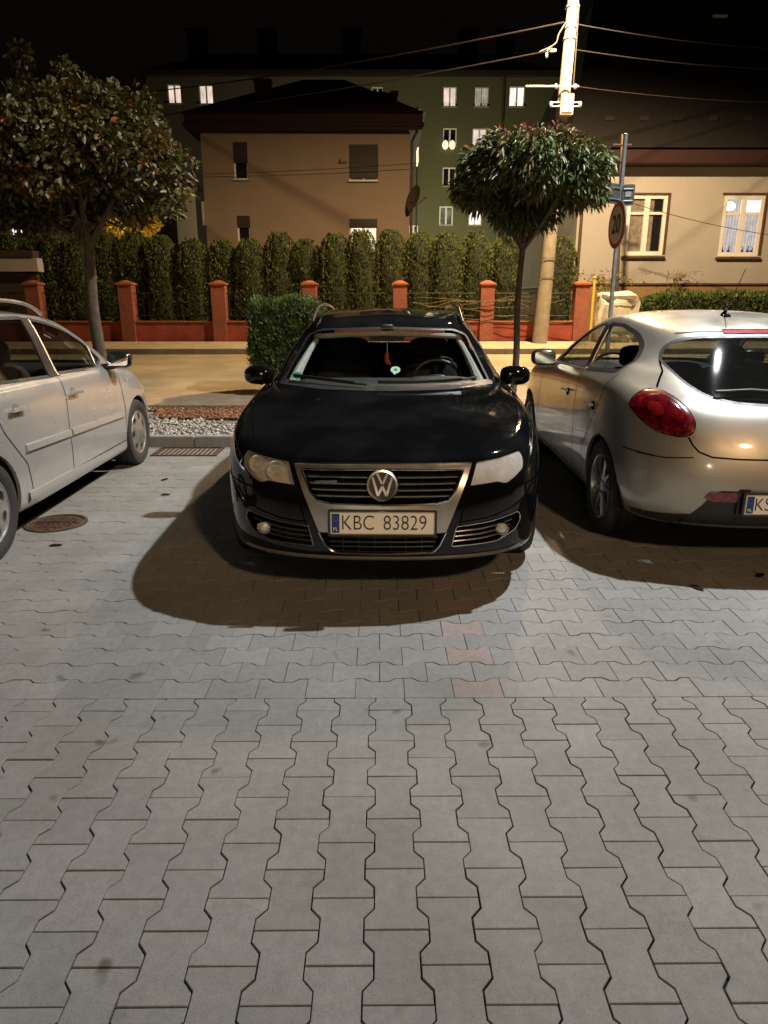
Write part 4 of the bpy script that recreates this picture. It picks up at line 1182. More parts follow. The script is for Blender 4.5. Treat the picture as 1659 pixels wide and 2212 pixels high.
def window(parent, x0, x1, z0, z1, y, pane, leaves=2, transom=None, frame=None, fw=.06, rec=.10, sill=True, shutter=0.0, label=None):
    w = empty('window', (0, 0, 0)); w.parent = parent
    if label: w['label'] = label
    fr = frame or E['winframe']
    b = MB(); yy = y + rec
    b.box(((x0 + x1) / 2, yy, z0 + fw / 2), (x1 - x0, .07, fw)); b.box(((x0 + x1) / 2, yy, z1 - fw / 2), (x1 - x0, .07, fw))
    b.box((x0 + fw / 2, yy, (z0 + z1) / 2), (fw, .07, z1 - z0 - 2 * fw - .002)); b.box((x1 - fw / 2, yy, (z0 + z1) / 2), (fw, .07, z1 - z0 - 2 * fw - .002))
    for k in range(1, leaves):
        xm = x0 + (x1 - x0) * k / leaves; b.box((xm, yy - .003, (z0 + z1) / 2), (fw * 1.5, .07, z1 - z0 - 2 * fw - .004))
        if transom: 
            pass
    if transom:
        zt = z0 + (z1 - z0) * transom
        for k in range(leaves):
            a = x0 + (x1 - x0) * k / leaves + fw * .8; c = x0 + (x1 - x0) * (k + 1) / leaves - fw * .8
            b.box(((a + c) / 2, yy + .003, zt), (c - a, .05, fw * .7))
    b.build('frame', fr, w)
    b = MB(); b.box(((x0 + x1) / 2, y + rec + .05, (z0 + z1) / 2), (x1 - x0 - .02, .01, z1 - z0 - .02)); b.build('pane', pane, w)
    if sill:
        b = MB(); b.box(((x0 + x1) / 2, y - .02, z0 - .025), (x1 - x0 + .1, .22, .035)); b.build('sill', E['sill'], w)
    if shutter:
        zs = z1 - (z1 - z0) * shutter; b = MB(); k = int((z1 - zs) / .05)
        for q in range(max(k, 1)): b.box(((x0 + x1) / 2, y + .04, z1 - (q + .5) * (z1 - zs) / k), (x1 - x0 - .01, .018, (z1 - zs) / k * .88))
        b.box(((x0 + x1) / 2, y + .058, (z1 + zs) / 2), (x1 - x0 - .01, .008, z1 - zs)); b.build('shutter', E['shutter'], w)
    return w
def wx(px, py, Y): return at(px, py, Y).x
def wz_(px, py, Y): return at(px, py, Y).z

# ---- brown house
Y1 = 30.0; G0 = .42
h1 = empty('brown_house', (0, 0, 0)); tag(h1, 'two-storey brown house with dark red hipped roof, shutters and one lit ground-floor window', 'house')
x0, x1 = wx(441, 420, Y1), wx(885, 400, Y1); zt = wz_(660, 287, Y1)
def prc(xa, xb, ya, yb, Y): 
    ym = (ya + yb) / 2; xm = (xa + xb) / 2
    return (wx(xa, ym, Y), wx(xb, ym, Y), wz_(xm, yb, Y), wz_(xm, ya, Y))
W1 = [prc(504, 535, 307, 388, Y1), prc(754, 817, 312, 391, Y1), prc(513, 541, 466, 540, Y1), prc(755, 815, 473, 545, Y1)]
wall_open('wall', h1, x0, x1, G0, zt, Y1, 9.0, W1, E['brown'])
window(h1, *W1[0], Y1, E['winglass'], 1, shutter=.55); window(h1, *W1[1], Y1, E['winglass'], 2, shutter=.93)
window(h1, *W1[2], Y1, E['winglass'], 1, shutter=.35); window(h1, *W1[3], Y1, E['litwarm'], 2, shutter=.27)
wbox('eaves', h1, x0 - .45, x1 + .45, Y1 - .55, Y1 + 9.4, zt + .002, zt + .55, E['fascia'], bevel=.03)
ez = zt + .55; ov = .55
xr0, xr1 = wx(655, 175, Y1 + 4.5), wx(745, 175, Y1 + 4.5); rz_ = wz_(700, 172, Y1 + 4.5)
b = MB()
A = [(x0 - ov, Y1 - .65, ez), (x1 + ov, Y1 - .65, ez), (x1 + ov, Y1 + 9.5, ez), (x0 - ov, Y1 + 9.5, ez), (xr0, Y1 + 4.5, rz_), (xr1, Y1 + 4.5, rz_)]
b.add(A, [(0, 1, 5, 4), (1, 2, 5), (2, 3, 4, 5), (3, 0, 4), (3, 2, 1, 0)])
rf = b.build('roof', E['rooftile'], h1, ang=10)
for (px_, pt, pb, w_, dy, mt) in ((568, 178, 245, .62, 1.8, 'stone'), (741, 186, 215, .35, 4.0, 'stone'), (815, 206, 240, .55, 2.6, 'stone'), (835, 208, 240, .3, 2.7, 'stone'), (852, 204, 250, .22, 2.2, 'stone')):
    xx = wx(px_, pt, Y1 + dy); zz = wz_(px_, pt, Y1 + dy); zb = wz_(px_, pb, Y1 + dy) - .6
    c_ = MB(); c_.box((xx, Y1 + dy, (zz + zb) / 2), (w_, .5, zz - zb)); c_.box((xx, Y1 + dy, zz + .03), (w_ + .1, .6, .07)); c_.build('chimney', E[mt], rf, bevel=.01)
b = MB(); b.tube([(x1 + .07, Y1 - .08, G0), (x1 + .07, Y1 - .08, zt - .3), (x1 + .25, Y1 - .4, zt)], .055, 8); b.build('downpipe', E['zinc'], h1)
b = MB(); b.tube([(x0 - .5, Y1 - .62, zt + .16), (x1 + .5, Y1 - .62, zt + .16)], .07, 8); b.build('gutter', E['fascia'], h1)
# side lit strips
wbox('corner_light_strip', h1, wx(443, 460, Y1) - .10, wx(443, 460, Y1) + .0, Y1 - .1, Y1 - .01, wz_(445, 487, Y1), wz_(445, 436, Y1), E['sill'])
b = MB(); b.box((x1 + .34, Y1 + 1.0, wz_(895, 328, Y1)), (.05, .8, .55)); b.build('side_window_glow', E['litwarm'], h1)
b = MB(); p = at(741, 351, Y1); b.box((p.x, Y1 - .05, p.z), (.28, .1, .06)); b.tube([(p.x - .1, Y1 - .1, p.z), (p.x - .1, Y1 - .1, p.z + .12)], .02, 6); b.build('cable_bracket', E['zinc'], h1)
# satellite dish
d = at(893, 427, Y1 - .5); sd = empty('satellite_dish', (d.x, Y1 - .5, d.z)); tag(sd, 'dark round satellite dish at the right corner of the brown house', 'satellite dish')
b = MB(); q = MB(); q.lathe([(.001, .10), (.2, .085), (.36, .04), (.46, .0), (.46, -.01), (.36, .03), (.2, .075), (.001, .09)], 28, 'y'); q.xf(Matrix.Rotation(R(-62), 4, 'Z') @ Matrix.Rotation(R(-15), 4, 'X')); b.add(q.v, q.f); b.build('dish', E['zinc'], sd)
b = MB(); b.tube([(0, 0, -.1), (-.15, .3, -.2), (-.25, .5, -.2)], .025, 6); b.tube([(.0, 0, -.35), (.42, -.18, -.05)], .015, 6); b.blob((.44, -.2, -.04), (.1, .1, .1), 8, 6); b.build('arm', E['zinc'], sd)

# ---- block of flats
Y2 = 55.0
h2 = empty('block_of_flats', (0, 0, 0)); tag(h2, 'long green and grey block of flats with scattered lit windows, behind the brown house', 'block of flats')
xa, xm, xb = wx(322, 250, Y2), wx(700, 250, Y2), wx(1203, 250, Y2); zt2 = wz_(800, 166, Y2)
# (rect px, pane, leaves)
WL = [((362, 392, 182, 224), 'litpink'), ((430, 461, 183, 225), 'litpink')]
WR = [((734, 757, 184, 213), 'winglass'), ((803, 828, 188, 222), 'winglass'), ((957, 986, 188, 231), 'litpink'), ((1025, 1055, 189, 231), 'litpink2'), ((1099, 1133, 187, 231), 'litwhite'),
      ((957, 986, 277, 316), 'winglass'), ((1020, 1051, 278, 318), 'litpink'), ((956, 984, 362, 402), 'winglass'), ((949, 978, 446, 487), 'halflit'), ((1012, 1040, 449, 487), 'litwhite'),
      ((1092, 1123, 366, 404), 'winglass'), ((875, 908, 236, 254), 'winglass'), ((883, 903, 487, 505), 'winglass'), ((1085, 1115, 450, 487), 'litwarm')]
E['litpink2'] = mat_emit('lit_window_dim', (1.0, .84, .66), .85, 1.2, .25)
E['halflit'] = mat_emit('half_lit_window', (.95, .85, .60), .55, .9, .1)
RL = [prc(*r, Y2) for r, _ in WL]; RR = [prc(*r, Y2) for r, _ in WR]
wall_open('grey_wing_wall', h2, xa, xm - .01, G0, zt2, Y2, 11, RL, E['greyflat'])
wall_open('green_wing_wall', h2, xm + .01, xb, G0, zt2, Y2 - .05, 11, RR, E['green'])
for r, (_, m) in zip(RL, WL): window(h2, *r, Y2, E[m], 2, fw=.07)
for r, (_, m) in zip(RR, WR): window(h2, *r, Y2 - .05, E[m], 2, fw=.07)
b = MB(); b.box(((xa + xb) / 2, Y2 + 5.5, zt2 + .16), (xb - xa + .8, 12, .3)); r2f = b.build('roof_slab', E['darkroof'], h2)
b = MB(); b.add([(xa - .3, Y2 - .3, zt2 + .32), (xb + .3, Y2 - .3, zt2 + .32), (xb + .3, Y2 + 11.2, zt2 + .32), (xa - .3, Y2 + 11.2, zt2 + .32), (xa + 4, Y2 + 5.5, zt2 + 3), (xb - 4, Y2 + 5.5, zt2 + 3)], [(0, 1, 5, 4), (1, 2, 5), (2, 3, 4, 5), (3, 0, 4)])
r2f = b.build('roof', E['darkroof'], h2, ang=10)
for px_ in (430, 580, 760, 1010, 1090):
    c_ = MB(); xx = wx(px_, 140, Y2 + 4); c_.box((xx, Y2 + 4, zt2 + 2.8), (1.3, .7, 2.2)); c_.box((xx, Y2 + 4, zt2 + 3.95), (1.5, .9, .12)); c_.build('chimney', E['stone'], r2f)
b = MB(); xx = wx(1083, 300, Y2 - .15); b.tube([(xx, Y2 - .15, G0), (xx, Y2 - .15, zt2)], .11, 8); b.build('downpipe', E['zinc'], h2)
b = MB(); xx = wx(902, 300, Y2 - .15); b.tube([(xx, Y2 - .15, G0), (xx, Y2 - .15, zt2 - 2)], .05, 6); b.build('cable_conduit', E['zinc'], h2)
for (px_, pz_) in ((962, 313), (977, 313)):
    b = MB(); p = at(px_, pz_, Y2 - .3); b.blob(tuple(p), (.42, .3, .6), 10, 8); b.build('window_lantern', E['litwarm'], h2)

# ---- cream house
Y3 = 24.0
h3 = empty('cream_house', (0, 0, 0)); tag(h3, 'single-storey cream house at the right with two white casement windows', 'house')
x0c = wx(1241, 560, Y3); x1c = x0c + 13.5; ztc = wz_(1500, 361, Y3); zpl = wz_(1500, 614, Y3)
WC = [prc(1352, 1437, 421, 551, Y3), prc(1558, 1645, 421, 553, Y3)]
W3c = (WC[1][0] + 3.4, WC[1][1] + 3.4, WC[1][2], WC[1][3])
wall_open('wall', h3, x0c, x1c, zpl, ztc, Y3, 9, WC + [W3c], E['cream'])
wbox('plinth', h3, x0c - .06, x1c + .06, Y3 - .07, Y3 + 9, G0, zpl - .03, E['plinth']); wbox('plinth_ledge', h3, x0c - .1, x1c + .1, Y3 - .12, Y3 + 9, zpl - .028, zpl + .03, E['trimbrown'])
for i, r in enumerate(WC + [W3c]):
    w = window(h3, *r, Y3, [E['curtain'], E['litlilac'], E['winglass']][i], 2, transom=.70, fw=.11, rec=.03, sill=True, label=['casement window with drawn grey curtains', 'lit casement window with white net curtains', None][i])
    b = MB(); a, c_, d_, e_ = r
    b.box(((a + c_) / 2, Y3 - .02, e_ + .03), (c_ - a + .14, .06, .055)); b.box((c_ + .035, Y3 - .02, (d_ + e_) / 2), (.065, .06, e_ - d_ + .0)); b.box(((a + c_) / 2, Y3 - .03, d_ - .075), (c_ - a + .14, .16, .05))
    b.build('surround', E['trimbrown'], w)
    if i == 0:
        b = MB(); b.box((a + (c_ - a) * .80, Y3 + .065, (d_ + e_) / 2), ((c_ - a) * .22, .01, (e_ - d_) * .85)); b.build('dark_gap_pane', E['winglass'], w)
    if i == 1:
        b = MB(); b.blob((a + (c_ - a) * .18, Y3 + .068, e_ - .32), (.34, .03, .26), 14, 8); b.build('lamp_glow', E['bulb'], w)
        b = MB(); b.box(((a + c_) / 2 + (c_ - a) * .24, Y3 + .068, e_ - .34), ((c_ - a) * .36, .01, .36)); b.build('upper_pane', E['litwhite2'] if 'litwhite2' in E else E['litcool'], w)
        b = MB()
        for k, fx in enumerate((.12, .28, .62, .76, .86)):
            b.tube([(a + (c_ - a) * fx, Y3 + .065, d_ + .14), (a + (c_ - a) * fx + .02, Y3 + .06, d_ + .24 + .06 * (k % 2)), (a + (c_ - a) * fx - .04, Y3 + .06, d_ + .30)], [.02, .012, .006], 6)
            b.blob((a + (c_ - a) * fx, Y3 + .064, d_ + .15), (.12, .02, .06), 8, 6)
        b.build('sill_figurines', E['winglass'], w)
wbox('eaves', h3, x0c - .5, x1c + .5, Y3 - .6, Y3 + 9.4, ztc + .002, ztc + .42, E['fascia'], bevel=.02)
b = MB(); ez = ztc + .42; xr = x0c + 2.8
b.add([(x0c - .6, Y3 - .7, ez), (x1c + .6, Y3 - .7, ez), (x1c + .6, Y3 + 9.6, ez), (x0c - .6, Y3 + 9.6, ez), (x0c + 1.2, Y3 + 4.5, ez + 5.6), (x1c - 1, Y3 + 4.5, ez + 5.6)], [(0, 1, 5, 4), (1, 2, 5), (2, 3, 4, 5), (3, 0, 4)])
rf3 = b.build('roof', E['darkroof'], h3, ang=10)
for px_, pt, ww_, hh in ((1549, 42, .42, 1.3), (1528, 52, .28, .8), (1584, 66, .36, .9)):
    p = at(px_, pt, Y3 + 4.0); c_ = MB(); c_.box((p.x, Y3 + 4.0, p.z - hh / 2), (ww_, .45, hh)); c_.box((p.x, Y3 + 4.0, p.z + .03), (ww_ + .08, .52, .07)); c_.build('chimney', E['whitestone'], rf3)
for k in range(12):
    b = MB(); b.box((x0c + .8 + k * 1.05, Y3 + .1, ez + .95), (.28, .04, .12)); b.build('snow_guard', E['darkroof'], rf3)
b = MB(); b.tube([(x0c + .1, Y3 - .1, zpl), (x0c + .1, Y3 - .1, ztc)], .05, 8); b.build('downpipe', E['trimbrown'], h3)

# ---- dim house and shed at the left
Y4 = 33.0
h4 = empty('dim_house', (0, 0, 0)); tag(h4, 'dim unlit house behind the large tree at the left with one small lit window', 'house')
xa4 = wx(-260, 480, Y4); xb4 = wx(330, 480, Y4); zt4 = wz_(100, 350, Y4)
r4 = prc(22, 48, 482, 512, Y4)
wall_open('wall', h4, xa4, xb4, G0, zt4, Y4, 8, [r4], E['brown'])
window(h4, *r4, Y4, E['litcool'], 2, fw=.05)
b = MB(); b.add([(xa4 - .5, Y4 - .6, zt4), (xb4 + .5, Y4 - .6, zt4), (xb4 + .5, Y4 + 8.5, zt4), (xa4 - .5, Y4 + 8.5, zt4), (xa4 + 2, Y4 + 4, zt4 + 3.2), (xb4 - 2, Y4 + 4, zt4 + 3.2)], [(0, 1, 5, 4), (1, 2, 5), (2, 3, 4, 5), (3, 0, 4), (3, 2, 1, 0)])
b.build('roof', E['darkroof'], h4, ang=10)
Y5 = 20.0
sx1 = wx(80, 565, 19.75); sh5 = empty('garden_shed', (0, 0, 0)); tag(sh5, 'low dark shed with a beige front board at the left edge behind the fence', 'shed')
wbox('wall', sh5, sx1 - 3.2, sx1 - .12, 19.9, 20.05, .44, wz_(40, 590, 19.9), E['zinc'])
wbox('front_board', sh5, sx1 - 3.3, sx1, 19.75, 20.1, wz_(40, 587, 19.75), wz_(40, 557, 19.75), E['cream'], bevel=.01)
wbox('roof', sh5, sx1 - 3.4, sx1 - .08, 19.72, 20.12, wz_(40, 556, 19.75), wz_(40, 541, 19.75), E['zinc'], bevel=.01)

# ================================================================= street furniture
E['concrete'] = mat_simple('pole_concrete', (.30, .265, .21), .85, var=.18, scale=5, bump=.4, bscale=30)
E['galv'] = mat_simple('galvanised_steel', (.42, .43, .42), .45, metal=.6, var=.15)
E['boxgrey'] = mat_simple('junction_box', (.38, .36, .32), .6)
E['lampon'] = mat_emit('lamp_glow', (1.0, .72, .40), 14, 3, .9)
E['black'] = mat_simple('cable_black', (.05, .045, .04), .6)
PB = Vector((wx(1166, 735, 18.75), 18.75, .46)); PT = at(1238, 4, 18.75)
dirp = (PT - PB).normalized(); LP = (PT - PB).length + .55
pole = empty('utility_pole', tuple(PB)); tag(pole, 'leaning concrete utility pole with cables and a pale box, in front of the brick fence', 'utility pole')
b = MB(); b.tube([tuple(dirp * t) for t in (-.3, 0, LP * .5, LP)], [.20, .195, .155, .125], 16); b.build('shaft', E['concrete'], pole)
def onp(py):  # point on the pole at image row
    lo, hi = 0, LP
    for _ in range(40):
        m = (lo + hi) / 2; q = PB + dirp * m
        v = RZ.transposed() @ (q - Vector((0, 0, CAM_H)))
        yy = 1106 + FD * v.dot(CD) / v.dot(CF)
        if yy > py: lo = m
        else: hi = m
    return dirp * lo
bx = onp(233); b = MB(); b.box((bx.x + .02, -.24, bx.z), (.30, .20, .44)); b.box((bx.x + .02, -.35, bx.z), (.26, .02, .36)); b.build('junction_box', E['boxgrey'], pole, bevel=.015)
b = MB()
for dz in (-.03, .05): b.tube([(bx.x - .34, -.26, bx.z + dz), (bx.x + .32, -.26, bx.z + dz)], .02, 6)
for sx_ in (-.34, .34): b.blob((bx.x + sx_, -.26, bx.z + .01), (.09, .09, .14), 8, 6)
b.build('box_bracket', E['galv'], pole)
ca = onp(192); b = MB(); b.tube([(ca.x - .95, -.2, ca.z), (ca.x + .28, -.2, ca.z)], .022, 6); b.blob((ca.x + .2, -.2, ca.z), (.10, .10, .12), 8, 6); b.blob((ca.x - .25, -.2, ca.z), (.10, .10, .12), 8, 6); b.build('cross_bar', E['galv'], pole)
b = MB()
for k in range(5):
    z0_ = bx.z - .3 - k * .02
    b.tube([(bx.x - .15 + k * .05, -.22, z0_), (bx.x + .06 * (k - 2), -.24, bx.z - .55), (bx.x - .1 + .05 * k, -.2, bx.z - .95), (bx.x - .12, -.17, bx.z - 1.6)], .011, 5)
top45 = onp(45); low = onp(112)
b.tube([tuple(v) for v in catmull([(top45.x - .1, -.16, top45.z), (low.x - .28, -.2, (top45.z + low.z) / 2), (low.x - .36, -.2, low.z + .1), (low.x - .7, -.16, low.z - .05)], 6)], .018, 6)
b.tube([(top45.x + .13, -.1, top45.z + .3), (low.x + .15, -.12, low.z), (ca.x + .17, -.12, ca.z)], .012, 5)
b.build('loose_cables', E['black'], pole)
b = MB()
for py in (15, 60, 84, 560, 600):
    q = onp(py); s = .16 if py < 200 else .19; b.lathe([(s, -.02), (s, .02)], 16, 'z', tuple(q))
b.build('steel_bands', E['galv'], pole)
b = MB(); tp = dirp * LP; b.tube([tuple(tp - dirp * .3), (tp.x + .05, -.9, tp.z + .15), (tp.x + .12, -2.0, tp.z + .30)], .03, 8); b.build('lamp_arm', E['galv'], pole)
b = MB(); b.blob((tp.x + .14, -2.2, tp.z + .34), (.26, .6, .14), 14, 8, 3); lh = b.build('lamp_head', E['galv'], pole)
LAMP_POLE = PB + Vector((tp.x + .14, -2.23, tp.z + .22))
b = MB(); b.blob((tp.x + .14, -2.23, tp.z + .285), (.2, .4, .05), 12, 6, 3); b.build('lamp_glass', E['lampon'], lh)

def cable(name, label, a, c_, sag, r=.018, mat=None, group='overhead cables'):
    a = Vector(a); c_ = Vector(c_); b = MB()
    pts = [a.lerp(c_, t) + Vector((0, 0, -sag * 4 * t * (1 - t))) for t in [k / 16 for k in range(17)]]
    b.tube(pts, r, 6); return tag(b.build(name, mat or E['cablegrey']), label, 'cable', group)
E['cablegrey'] = mat_simple('cable_grey', (.035, .03, .025), .9, spec=.1)
pp = PB + onp(45); cable('overhead_cable', 'uppermost overhead cable running left from the pole top', pp, at(300, 200, 30), .15, .018)
pp2 = PB + onp(112); cable('overhead_cable', 'overhead cable running left from the lower clamp on the pole', pp2 + Vector((-.4, -.1, 0)), at(200, 265, 30), .15, .016)
pp3 = PB + onp(50); cable('overhead_cable', 'uppermost overhead cable running right from the pole top', pp3, at(1760, 108, 24), .12, .012)
pp4 = PB + onp(105); cable('overhead_cable', 'overhead cable running right below the top one', pp4, at(1760, 150, 24), .12, .011)
pp5 = PB + ca; cable('overhead_cable', 'thin cable from the cross bar to the right over the dark roof', pp5 + Vector((.2, -.2, 0)), at(1760, 222, 23), .1, .009)
cable('overhead_cable', 'thin service cable crossing the brown house front at window height', at(440, 376, 29.7), at(905, 352, 29.4), .05, .011)
cable('overhead_cable', 'thin cable slanting across the cream house wall to the right window', at(1370, 440, 22), at(1700, 512, 22), .1, .009)
b = MB(); p = pp2 + Vector((-.4, -.1, 0)); b.blob(tuple(p), (.22, .08, .1), 8, 6); b.blob((p.x - .12, p.y, p.z - .08), (.07, .07, .16), 8, 6)
tag(b.build('cable_clamp', E['boxgrey']), 'small pale insulator clamp on the left cable beside the pole', 'cable clamp')

# ---- 20 sign
SY = 10.35
sb = at(1317, 700, SY); st = at(1352, 290, SY)
sg = empty('speed_limit_sign', (sb.x, SY, .15)); tag(sg, 'round 20 speed limit sign on a tall grey post, seen almost edge on', 'road sign')
hz = st.z - .15; lean = (st.x - sb.x)
b = MB(); b.tube([(lean * -.1, 0, -.1), (lean, 0, hz)], .030, 12); b.lathe([(.034, hz), (.001, hz + .02)], 12, 'z', (lean, 0, 0)); b.build('post', E['galv'], sg)
sc = at(1333, 486, SY - .06); zc = sc.z - .15; xc = sc.x - sb.x
E['signred'] = mat_simple('sign_red', (.40, .03, .02), .5); E['signwhite'] = mat_simple('sign_white', (.5, .46, .43), .5); E['signback'] = mat_simple('sign_grey', (.16, .17, .16), .5, metal=.4)
fc = empty('sign_face', (xc, -.05, zc)); fc.parent = sg; fc.rotation_euler = (0, 0, R(-87))
b = MB(); b.lathe([(.001, .012), (.300, .012), (.303, .004), (.300, -.004)], 44, 'y'); b.build('disc_back', E['signback'], fc)
b = MB(); b.lathe([(.001, -.005), (.299, -.005), (.299, .0)], 44, 'y'); b.build('red_ring', E['signred'], fc)
b = MB(); b.lathe([(.001, -.009), (.238, -.009), (.238, -.005)], 44, 'y'); b.build('white_disc', E['signwhite'], fc)
text_obj('20', .33, mat_simple('sign_ink', (.02, .02, .02), .6), fc, (0, -.0115, 0), (R(90), 0, 0), offset=.006, sx=.92)
def plate_sign(px0, px1, py0, py1, rz, nm, lab):
    c0 = at((px0 + px1) / 2, (py0 + py1) / 2, SY - .08); w = (px1 - px0) / FD * 10.0 / max(.3, abs(math.cos(rz))); h = (py1 - py0) / FD * 9.6
    e = empty(nm, (c0.x - sb.x, -.06, c0.z - .15)); e.parent = sg; e.rotation_euler = (0, 0, rz)
    b = MB(); b.prism(rpoly([(-w / 2, -h / 2), (w / 2, -h / 2), (w / 2, h / 2), (-w / 2, h / 2)], .03), -.004, .004, 'xzy'); b.build('plate', E['signback'], e, smooth=False)
    b = MB(); b.tube([(-w / 2 + .02, -.012, h * .28), (w / 2 - .02, -.012, h * .28)], .010, 6); b.tube([(-w / 2 + .02, -.012, -h * .28), (w / 2 - .02, -.012, -h * .28)], .010, 6); b.build('brace', E['galv'], e)
    return e
plate_sign(1311, 1345, 398, 438, R(35), 'back_plate', '')
e = plate_sign(1346, 1370, 400, 442, R(-15), 'back_plate', '')
b = MB(); b.box((.0, -.012, .01), (.075, .004, .065)); b.build('small_label', E['signwhite'], e, smooth=False)

# ---- wrapped bundle and yellow post
c = at(1330, 650, 19.0)
bu = empty('wrapped_bundle', (c.x + .05, 19.05, .48)); tag(bu, 'pale grey plastic-wrapped upright bundle standing in front of the fence by the sign post', 'bundle')
rs = np.random.RandomState(9)
b = MB(); q = MB(); q.blob((0, 0, .62), (1.02, .45, 1.30), 28, 26, 6)
q.v = [(x + .035 * math.sin(z * 11 + x * 6) + rs.normal(0, .010), y + .05 * math.sin(x * 13 + z * 17) + .03 * math.sin(z * 31) + rs.normal(0, .012), z + .02 * math.sin(x * 9)) for x, y, z in q.v]
b.add(q.v, q.f)
E['plastic'] = mat_simple('milky_plastic_sheet', (.50, .49, .45), .35, var=.15, scale=6, bump=.5, bscale=9)
b.build('plastic_sheet', E['plastic'], bu)
b = MB()
for z in (.25, .55, .9): b.tube([( .53 * math.cos(a), .25 * math.sin(a), z + .02 * math.sin(3 * a)) for a in [k * math.pi / 10 for k in range(21)]], .012, 5)
b.build('cord', E['twig'], bu)
c = at(1277, 700, 19.1); c2_ = at(1285, 600, 19.1)
b = MB(); b.tube([(0, 0, 0), (c2_.x - c.x, 0, c2_.z - .48)], .035, 10); b.blob((c2_.x - c.x, 0, c2_.z - .48), (.10, .10, .05), 10, 6)
E['yellowpaint'] = mat_simple('yellow_paint', (.55, .42, .08), .6)
tag(b.build('marker_post', E['yellowpaint'], loc=(c.x, 19.1, .48)), 'thin yellow marker post between the last fence pillar and the wrapped bundle', 'post')

# ---- unseen pale building, added behind the viewer so the car paint has something to reflect
hb = empty('added_building', (0, 0, 0)); tag(hb, 'long pale rendered building added unseen behind the viewer for the car paint to reflect', 'building')
E['palewall'] = wall_mat('pale_render', (.50, .45, .37))
YBK = -10.5
HB = [(-9 + k * 4.2, -9 + k * 4.2 + 1.6, .9, 2.6) for k in range(5)] + [(-9 + k * 4.2, -9 + k * 4.2 + 1.4, 3.9, 5.3) for k in range(5)]
xs_ = sorted({-14, 14} | {h[0] for h in HB} | {h[1] for h in HB}); zs_ = sorted({0, 6.6} | {h[2] for h in HB} | {h[3] for h in HB})
b = MB()
for i in range(len(xs_) - 1):
    for j in range(len(zs_) - 1):
        cx_, cz_ = (xs_[i] + xs_[i + 1]) / 2, (zs_[j] + zs_[j + 1]) / 2
        if not any(h[0] < cx_ < h[1] and h[2] < cz_ < h[3] for h in HB): b.box((cx_, YBK, cz_), (xs_[i + 1] - xs_[i], .3, zs_[j + 1] - zs_[j]))
b.build('wall', E['palewall'], hb, smooth=False)
for h in HB:
    w = empty('window', (0, 0, 0)); w.parent = hb
    q = MB(); q.box(((h[0] + h[1]) / 2, YBK - .05, (h[2] + h[3]) / 2), (h[1] - h[0], .03, h[3] - h[2])); q.build('pane', E['winglass'], w)
    q = MB(); q.box(((h[0] + h[1]) / 2, YBK + .0, (h[2] + h[3]) / 2), (.07, .06, h[3] - h[2])); q.build('frame', E['winframe'], w)
b = MB(); b.add([(-14.4, YBK + .6, 6.6), (14.4, YBK + .6, 6.6), (14.4, YBK - 5, 9), (-14.4, YBK - 5, 9)], [(0, 1, 2, 3)]); b.build('roof', E['darkroof'], hb)

c = at(1337, 640, 21.0); c2_ = at(1345, 290, 21.0)
b = MB(); b.tube([(0, 0, 0), (c2_.x - c.x, 0, c2_.z - .44)], [.055, .045], 10); b.tube([(c2_.x - c.x - .25, -.05, c2_.z - .7), (c2_.x - c.x + .25, -.05, c2_.z - .7)], .02, 6)
tag(b.build('wooden_post', E['zinc'], loc=(c.x, 21.0, .44)), 'thin dark wooden post rising behind the speed limit sign, higher than the eaves', 'post')
M = common_mats()
def mirror_poly(p): return [(-q[0],) + tuple(q[1:]) for q in reversed(p)]
def sym(half):
    """half polygon listed from x=0 bottom round to x=0 top"""
    return half + [(-x, *r) for x, *r in reversed(half) if abs(x) > 1e-6]

def wheel_cut(y, z, r):
    m = MB(); m.lathe([(.001, -1.2), (r, -1.2), (r, 1.2), (.001, 1.2)], 48, 'x', (0, y, z)); return m
def half_cut(y, z, r, s):
    m = MB(); m.lathe([(.001, .45 * s), (r, .45 * s), (r, 1.2 * s), (.001, 1.2 * s)], 48, 'x', (0, y, z)); return m

def underpinnings(root, L, W, wy, wz, r, name='underbody'):
    b = MB()
    b.box((0, L / 2, .245), (W - .62, L - .5, .07))
    y0, y1 = wy[0] + r, wy[1] - r
    b.box((0, (y0 + y1) / 2, .25), (W - .12, y1 - y0, .06))
    b.box((0, .30, .25), (W * .6, .3, .05)); b.box((0, L - .32, .30), (W * .66, .36, .05))
    for y in wy:
        b.tube([(-W / 2 + .12, y, wz), (W / 2 - .12, y, wz)], .035, 8)
        for s in (-1, 1):
            prof = [(r + .006, (W / 2 - .035) * s), (r + .006, (W / 2 - .34) * s), (.02, (W / 2 - .345) * s)]
            b.lathe(prof, 28, 'x', (0, y, wz), a0=R(-8), a1=R(188))
    b.build(name, M['liner'], root)

def liner_arc(root, y, z, r): pass

def tail(b, c, r, s=-1):
    b.lathe([(.001, 0), (r, 0), (r * 1.05, .004 * s), (r, .01 * s)], 24, 'y', c)

def headliner(root, sh, poly, off=-.05):
    return sh.patch('headliner', poly, 'z+', M['trim'], root, off=off, res=.12)

